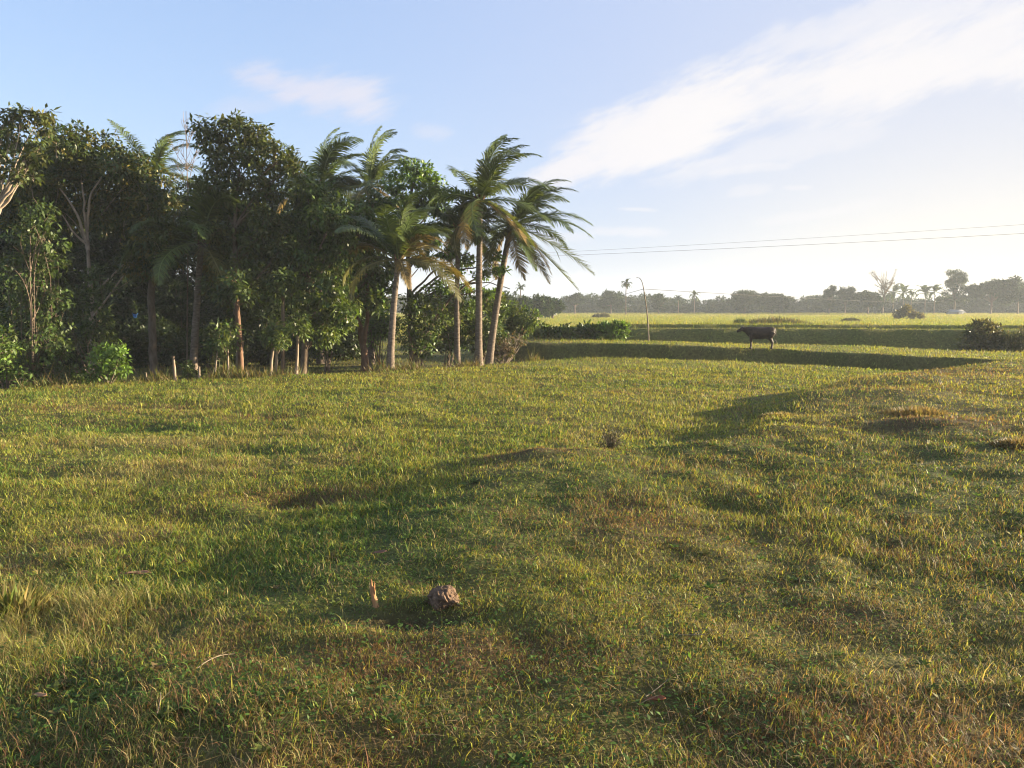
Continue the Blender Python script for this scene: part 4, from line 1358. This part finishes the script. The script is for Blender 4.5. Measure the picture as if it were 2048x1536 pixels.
FT = 'trees standing out of the far belt of woods'
FTL = [('palm_tree', 'lone tall palm on a bare stem left of the bamboo pole', 'palm', 1253, 562, 200, 22),
       ('palm_tree', 'tall bare-stemmed palm above the woods just right of the grove', 'palm', 1041, 571, 170, 20),
       ('palm_tree', 'lower palm head beside the grove, left of the bare-stemmed palm', 'palm', 1006, 582, 150, 26),
       ('palm_tree', 'small palm head just left of the bare-stemmed palm by the grove', 'palm', 1030, 584, 175, 14),
       ('palm_tree', 'palm head above the woods midway between pole and cow, left one', 'palm', 1357, 592, 250, 18),
       ('palm_tree', 'palm head above the woods midway between pole and cow, right one', 'palm', 1389, 585, 250, 24),
       ('palm_tree', 'palm just right of the thin leafless tree', 'palm', 1788, 575, 250, 46),
       ('palm_tree', 'palm right of the leafless tree, second head along', 'palm', 1808, 578, 255, 36),
       ('palm_tree', 'small palm third along to the right of the leafless tree', 'palm', 1824, 584, 255, 22),
       ('palm_tree', 'palm standing in the gap left of the tall airy tree', 'palm', 1851, 578, 250, 40),
       ('palm_tree', 'palm with drooping head directly left of the tall airy tree', 'palm', 1870, 577, 250, 34),
       ('leafless_tree', 'thin tall leafless tree rising above the woods on the right', 'bare', 1768, 538, 245, 50),
       ('broad_tree', 'tall airy tree near the photo\'s right border, highest of the far trees', 'airy', 1912, 540, 235, 64),
       ('broad_tree', 'rounded dark dome tree above the cow\'s head', 'dome', 1490, 583, 240, 62),
       ('broad_tree', 'rounded tree right behind the cow, beside the dark dome tree', 'dome', 1545, 588, 245, 60),
       ('broad_tree', 'feathery tree right of the cow, first of the two brownish ones', 'airy', 1660, 572, 245, 40),
       ('broad_tree', 'feathery tree right of the cow, second of the two brownish ones', 'airy', 1692, 574, 245, 46),
       ('broad_tree', 'dark dome tree just left of the leafless tree', 'dome', 1738, 574, 235, 52),
       ('broad_tree', 'wide tree with a flat crown, right of the tall airy tree', 'spread', 1985, 560, 230, 90),
       ('broad_tree', 'big tree cut by the photo\'s right border above the fields', 'dome', 2040, 553, 225, 70),
       ('broad_tree', 'dark tree clump standing highest left of the lone palm', 'dome', 1222, 582, 240, 46),
       ('broad_tree', 'flat-topped tree in the woods, third tree right of the green near trees', 'spread', 1150, 588, 245, 40),
       ('broad_tree', 'tree in the woods just right of the bamboo pole', 'airy', 1318, 589, 240, 40),
       ('broad_tree', 'green tree nearer than the woods, close right of the leaning palm', 'dome', 1030, 592, 110, 60),
       ('broad_tree', 'green tree nearer than the woods, second right of the leaning palm', 'dome', 1075, 596, 125, 56),
       ('broad_tree', 'green tree beside the little white hut', 'dome', 1105, 602, 140, 44),
       ('broad_tree', 'green tree showing between the two tallest palm trunks', 'dome', 985, 585, 100, 70),
       ('broad_tree', 'green tree showing behind the flat-tiered tree and short palm', 'dome', 890, 590, 95, 80)]
for i, a in enumerate(FTL):
    far_tree(a[0], a[1], a[2], a[3], a[4], a[5], a[6], FT, seed=i)


def hut(name, label, px, py, d, w, dp, h, roofcol, rot=0):
    b = np.array(Pd(px, py, d))
    b[2] = hz(b[0], b[1])
    root = tag(empty(name, b), label, 'house')
    root.rotation_euler = (0, 0, rot)
    mb = MB()
    V = np.array([[-w / 2, -dp / 2, 0], [w / 2, -dp / 2, 0], [w / 2, dp / 2, 0], [-w / 2, dp / 2, 0], [-w / 2, -dp / 2, h], [w / 2, -dp / 2, h], [w / 2, dp / 2, h], [-w / 2, dp / 2, h]])
    mb.add(V, [[0, 1, 5, 4], [1, 2, 6, 5], [2, 3, 7, 6], [3, 0, 4, 7]])
    mb.add(np.array([[-w / 2, -dp / 2, h], [-w / 2, dp / 2, h], [-w / 2, 0, h + dp * .22], [w / 2, -dp / 2, h], [w / 2, dp / 2, h], [w / 2, 0, h + dp * .22]]), [[0, 2, 1], [3, 4, 5]])
    mb.build('wall', M['white'], root)
    rb = MB()
    o = .35
    for s in (-1, 1):
        e = np.array([0, 0, h + dp * .22 + .06])
        lo = np.array([0, s * (dp / 2 + o), h - o * .44 + .06])
        Q = []
        for zz in (0, .06):
            Q += [[-w / 2 - o, e[1], e[2] + zz], [w / 2 + o, e[1], e[2] + zz], [w / 2 + o, lo[1], lo[2] + zz], [-w / 2 - o, lo[1], lo[2] + zz]]
        rb.add(np.array(Q), [[0, 1, 2, 3], [4, 5, 6, 7], [0, 1, 5, 4], [2, 3, 7, 6], [1, 2, 6, 5], [3, 0, 4, 7]])
    rb.build('roof', M['roofm'], root)
    for nm, x0, x1, z0, z1 in (('door', -w * .12, w * .06, 0, h * .8), ('window', w * .2, w * .36, h * .4, h * .75)):
        db = MB()
        y = -dp / 2 - .03
        db.add(np.array([[x0, y, z0], [x1, y, z0], [x1, y, z1], [x0, y, z1], [x0, y + .05, z0], [x1, y + .05, z0], [x1, y + .05, z1], [x0, y + .05, z1]]), [[0, 1, 2, 3], [0, 1, 5, 4], [1, 2, 6, 5], [2, 3, 7, 6], [3, 0, 4, 7]])
        db.build(nm, M['bark'], root)
    return root


hut('white_hut', 'tiny white hut at the field edge below the green near trees', 1103, 628, 190, 1.8, 2.0, 1.0, None, .3)
hut('farm_house', 'low farmhouse with a long pale metal roof under the tall airy tree', 1910, 628, 222, 3.6, 2.6, .7, None, .1)

# ------------------------------------------------------------------ haze
mb = MB()
V = np.array([[-560, -160, -2.4], [560, -160, -2.4], [560, 540, -2.4], [-560, 540, -2.4], [-560, -160, 19], [560, -160, 19], [560, 540, 19], [-560, 540, 19]], float)
mh, N, L = node_mat('pale_haze')
out = N.new('ShaderNodeOutputMaterial')
pv = N.new('ShaderNodeVolumePrincipled')
pv.inputs['Color'].default_value = (.82, .89, .98, 1)
pv.inputs['Density'].default_value = .00052
pv.inputs['Anisotropy'].default_value = .1
L.new(pv.outputs[0], out.inputs['Volume'])
mb.add(V, [[0, 3, 2, 1], [4, 5, 6, 7], [0, 1, 5, 4], [1, 2, 6, 5], [2, 3, 7, 6], [3, 0, 4, 7]])
o = mb.build('haze', mh)
o['kind'] = 'stuff'
o['label'] = 'thin warm evening haze over the fields'

# ------------------------------------------------------------------ sky
EXPO = 2.25
world = bpy.data.worlds.new('World')
scene.world = world
world.use_nodes = True
N, L = world.node_tree.nodes, world.node_tree.links
N.clear()
out = N.new('ShaderNodeOutputWorld')
bg = N.new('ShaderNodeBackground')
bg.inputs['Strength'].default_value = .10
sky = N.new('ShaderNodeTexSky')
sky.sky_type = 'NISHITA'
sky.sun_disc = False
sky.sun_elevation = SUN_EL
sky.sun_rotation = SUN_AZ
sky.altitude = 0
sky.air_density = 1.0
sky.dust_density = .6
sky.ozone_density = 3.0


def val(op, *ins, clamp=False):
    n = N.new('ShaderNodeMath')
    n.operation = op
    n.use_clamp = clamp
    for i, v in enumerate(ins):
        if isinstance(v, (int, float)):
            n.inputs[i].default_value = v
        else:
            L.new(v, n.inputs[i])
    return n.outputs[0]


tc = N.new('ShaderNodeTexCoord')
sp = N.new('ShaderNodeSeparateXYZ')
L.new(tc.outputs['Generated'], sp.inputs[0])
az = val('MULTIPLY', val('ARCTAN2', sp.outputs[0], sp.outputs[1]), 57.2958)
el = val('MULTIPLY', val('ARCSINE', sp.outputs[2]), 57.2958)


def noise(sx, sy, scale, detail, rough, rot=0.0, off=0.0):
    c, s = math.cos(rot), math.sin(rot)
    a = val('ADD', val('MULTIPLY', az, c * sx), val('MULTIPLY', el, s * sx))
    b = val('ADD', val('MULTIPLY', az, -s * sy), val('MULTIPLY', el, c * sy))
    cb = N.new('ShaderNodeCombineXYZ')
    L.new(a, cb.inputs[0])
    L.new(b, cb.inputs[1])
    cb.inputs[2].default_value = off
    n = N.new('ShaderNodeTexNoise')
    n.inputs['Scale'].default_value = scale
    n.inputs['Detail'].default_value = detail
    n.inputs['Roughness'].default_value = rough
    L.new(cb.outputs[0], n.inputs['Vector'])
    return n.outputs['Fac']


def smooth(x, a, b):
    n = N.new('ShaderNodeMapRange')
    n.interpolation_type = 'SMOOTHSTEP'
    L.new(x, n.inputs[0])
    n.inputs[1].default_value = a
    n.inputs[2].default_value = b
    return n.outputs[0]


warp = val('MULTIPLY', val('SUBTRACT', noise(1, 1, .16, 4, .6, 0, 3.1), .5), 5.0)
fine = noise(.26, 1.0, .70, 10, .68, .30, 1.7)
soft = noise(.5, 1.0, .2, 5, .55, .38, 6.2)


def ae(px, py):
    v = Vector(ray(px, py)).normalized()
    return math.degrees(math.atan2(v.x, v.y)), math.degrees(math.asin(v.z))


def streak(p0, p1, w0, w1, strength, sharp=1.0, wob=1.0, lo=.35, hi=.65, tex=None, endsoft=4.0):
    """a cloud streak from p0 to p1 (directions in the sky), widths in degrees"""
    a0, e0 = ae(*p0)
    a1, e1 = ae(*p1)
    L_ = math.hypot(a1 - a0, e1 - e0)
    ux, uy = (a1 - a0) / L_, (e1 - e0) / L_
    da, de = val('SUBTRACT', az, a0), val('SUBTRACT', el, e0)
    t = val('ADD', val('MULTIPLY', da, ux), val('MULTIPLY', de, uy))
    s = val('ADD', val('ADD', val('MULTIPLY', da, -uy), val('MULTIPLY', de, ux)), val('MULTIPLY', warp, wob))
    tn = val('DIVIDE', t, L_, clamp=True)
    w = val('ADD', w0, val('MULTIPLY', tn, w1 - w0))
    q = val('DIVIDE', s, w)
    g = val('EXPONENT', val('MULTIPLY', val('MULTIPLY', q, q), -1.0))
    ends = val('MULTIPLY', smooth(t, -endsoft, endsoft * .5), val('SUBTRACT', 1.0, smooth(t, L_ - endsoft * .5, L_ + endsoft)))
    m = val('MULTIPLY', g, ends)
    d = val('ADD', m, val('MULTIPLY', val('SUBTRACT', tex or fine, .5), 1.9))
    return val('MULTIPLY', val('MULTIPLY', smooth(d, lo - .2, hi + .3), smooth(m, .02, .4)), strength)


cl = [streak((1090, 345), (1400, 265), 1.2, 2.2, .95, wob=.4, lo=.32, hi=.6),
      streak((1180, 290), (1480, 190), 1.9, 2.8, .95, wob=.5, lo=.32, hi=.6, endsoft=5),
      streak((1420, 215), (2120, 50), 2.2, 2.8, .85, wob=.6, endsoft=7, lo=.35, hi=.7),
      streak((1650, 160), (2300, 120), 1.2, 1.5, .8, wob=.5),
      streak((1500, 120), (2100, -40), 1.6, 2.6, .55, wob=.8, endsoft=7),
      streak((1350, 350), (1700, 270), .8, 1.2, .4, wob=.5, endsoft=6),
      streak((520, 165), (760, 205), 1.2, 2.0, .85, wob=.4, lo=.42, hi=.78),
      streak((440, 215), (560, 205), .8, .8, .3, wob=.3),
      streak((840, 262), (890, 262), .7, .6, .35, wob=.2, endsoft=1.5),
      streak((1250, 418), (1300, 420), .16, .16, .5, wob=.03, endsoft=1.2),
      streak((1570, 376), (1615, 374), .22, .2, .4, wob=.05, endsoft=.8),
      streak((1470, 385), (1530, 380), .5, .4, .3, wob=.1, endsoft=1.5),
      streak((1180, 462), (1320, 466), .45, .4, .45, wob=.1, endsoft=2),
      streak((1080, 470), (1180, 475), .5, .5, .35, wob=.1, endsoft=2),
      streak((1440, 345), (1560, 335), .3, .3, .35, wob=.15, endsoft=2),
      streak((1550, 440), (1750, 410), .4, .4, .3, wob=.2, endsoft=3),
      streak((1110, 570), (1180, 545), .35, .5, .4, wob=.15, endsoft=1.5)]
tot = cl[0]
for c in cl[1:]:
    tot = val('SUBTRACT', 1.0, val('MULTIPLY', val('SUBTRACT', 1.0, tot), val('SUBTRACT', 1.0, c)))
# thin milky veil low over the horizon and thicker towards the sun
sd = val('ADD', val('ADD', val('MULTIPLY', sp.outputs[0], SUN.x), val('MULTIPLY', sp.outputs[1], SUN.y)), val('MULTIPLY', sp.outputs[2], SUN.z))
def mix(fac, a, b):
    n = N.new('ShaderNodeMix')
    n.data_type = 'RGBA'
    L.new(fac, n.inputs[0])
    for k, v in ((6, a), (7, b)):
        if isinstance(v, tuple):
            n.inputs[k].default_value = (*v, 1)
        else:
            L.new(v, n.inputs[k])
    return n.outputs[2]


K = 1.0 / (2 ** EXPO) / .10
low = val('MAXIMUM', el, 0.0)
skyb = mix(val('ADD', .55, val('MULTIPLY', smooth(az, -30.0, 20.0), .25)), sky.outputs[0], (.47 * K, .58 * K, .88 * K))
skyc = mix(val('MULTIPLY', smooth(sd, -.05, .75), .92), skyb, (.59 * K, .68 * K, .91 * K))
skyc = mix(val('MULTIPLY', val('EXPONENT', val('MULTIPLY', low, -.125)), .85), skyc, (.80 * K, .82 * K, .84 * K))
skyc = mix(val('MULTIPLY', smooth(sd, .30, .74), val('EXPONENT', val('MULTIPLY', low, -.115))), skyc, (1.18 * K, 1.07 * K, .86 * K))
skyc = mix(tot, skyc, mix(smooth(sd, -.1, .5), (.78 * K, .78 * K, .90 * K), (.95 * K, .93 * K, .94 * K)))
L.new(skyc, bg.inputs['Color'])
L.new(bg.outputs[0], out.inputs['Surface'])

# ------------------------------------------------------------------ sun
sl = bpy.data.lights.new('sun', 'SUN')
sl.energy = 5.0
sl.angle = math.radians(.5)
sl.color = (1.0, .83, .57)
so = bpy.data.objects.new('sun', sl)
COL.objects.link(so)
so.rotation_euler = SUN.to_track_quat('Z', 'Y').to_euler()
so.location = (40, 30, 30)

# ------------------------------------------------------------------ camera
cam = bpy.data.cameras.new('camera')
cam.sensor_width = 36
cam.lens = 36 * F / 2048
cam.clip_end = 5000
cam.clip_start = .05
co = bpy.data.objects.new('camera', cam)
COL.objects.link(co)
co.location = (0, 0, CAM_Z)
co.rotation_euler = (math.pi / 2 - PITCH, 0, 0)
scene.camera = co

scene.view_settings.view_transform = 'Standard'
scene.view_settings.look = 'None'
scene.view_settings.exposure = EXPO
scene.view_settings.gamma = 1
scene.cycles.max_bounces = 6
scene.cycles.diffuse_bounces = 3
scene.cycles.transmission_bounces = 4
scene.cycles.volume_bounces = 1
scene.cycles.use_denoising = True
scene.cycles.filter_width = 1.1
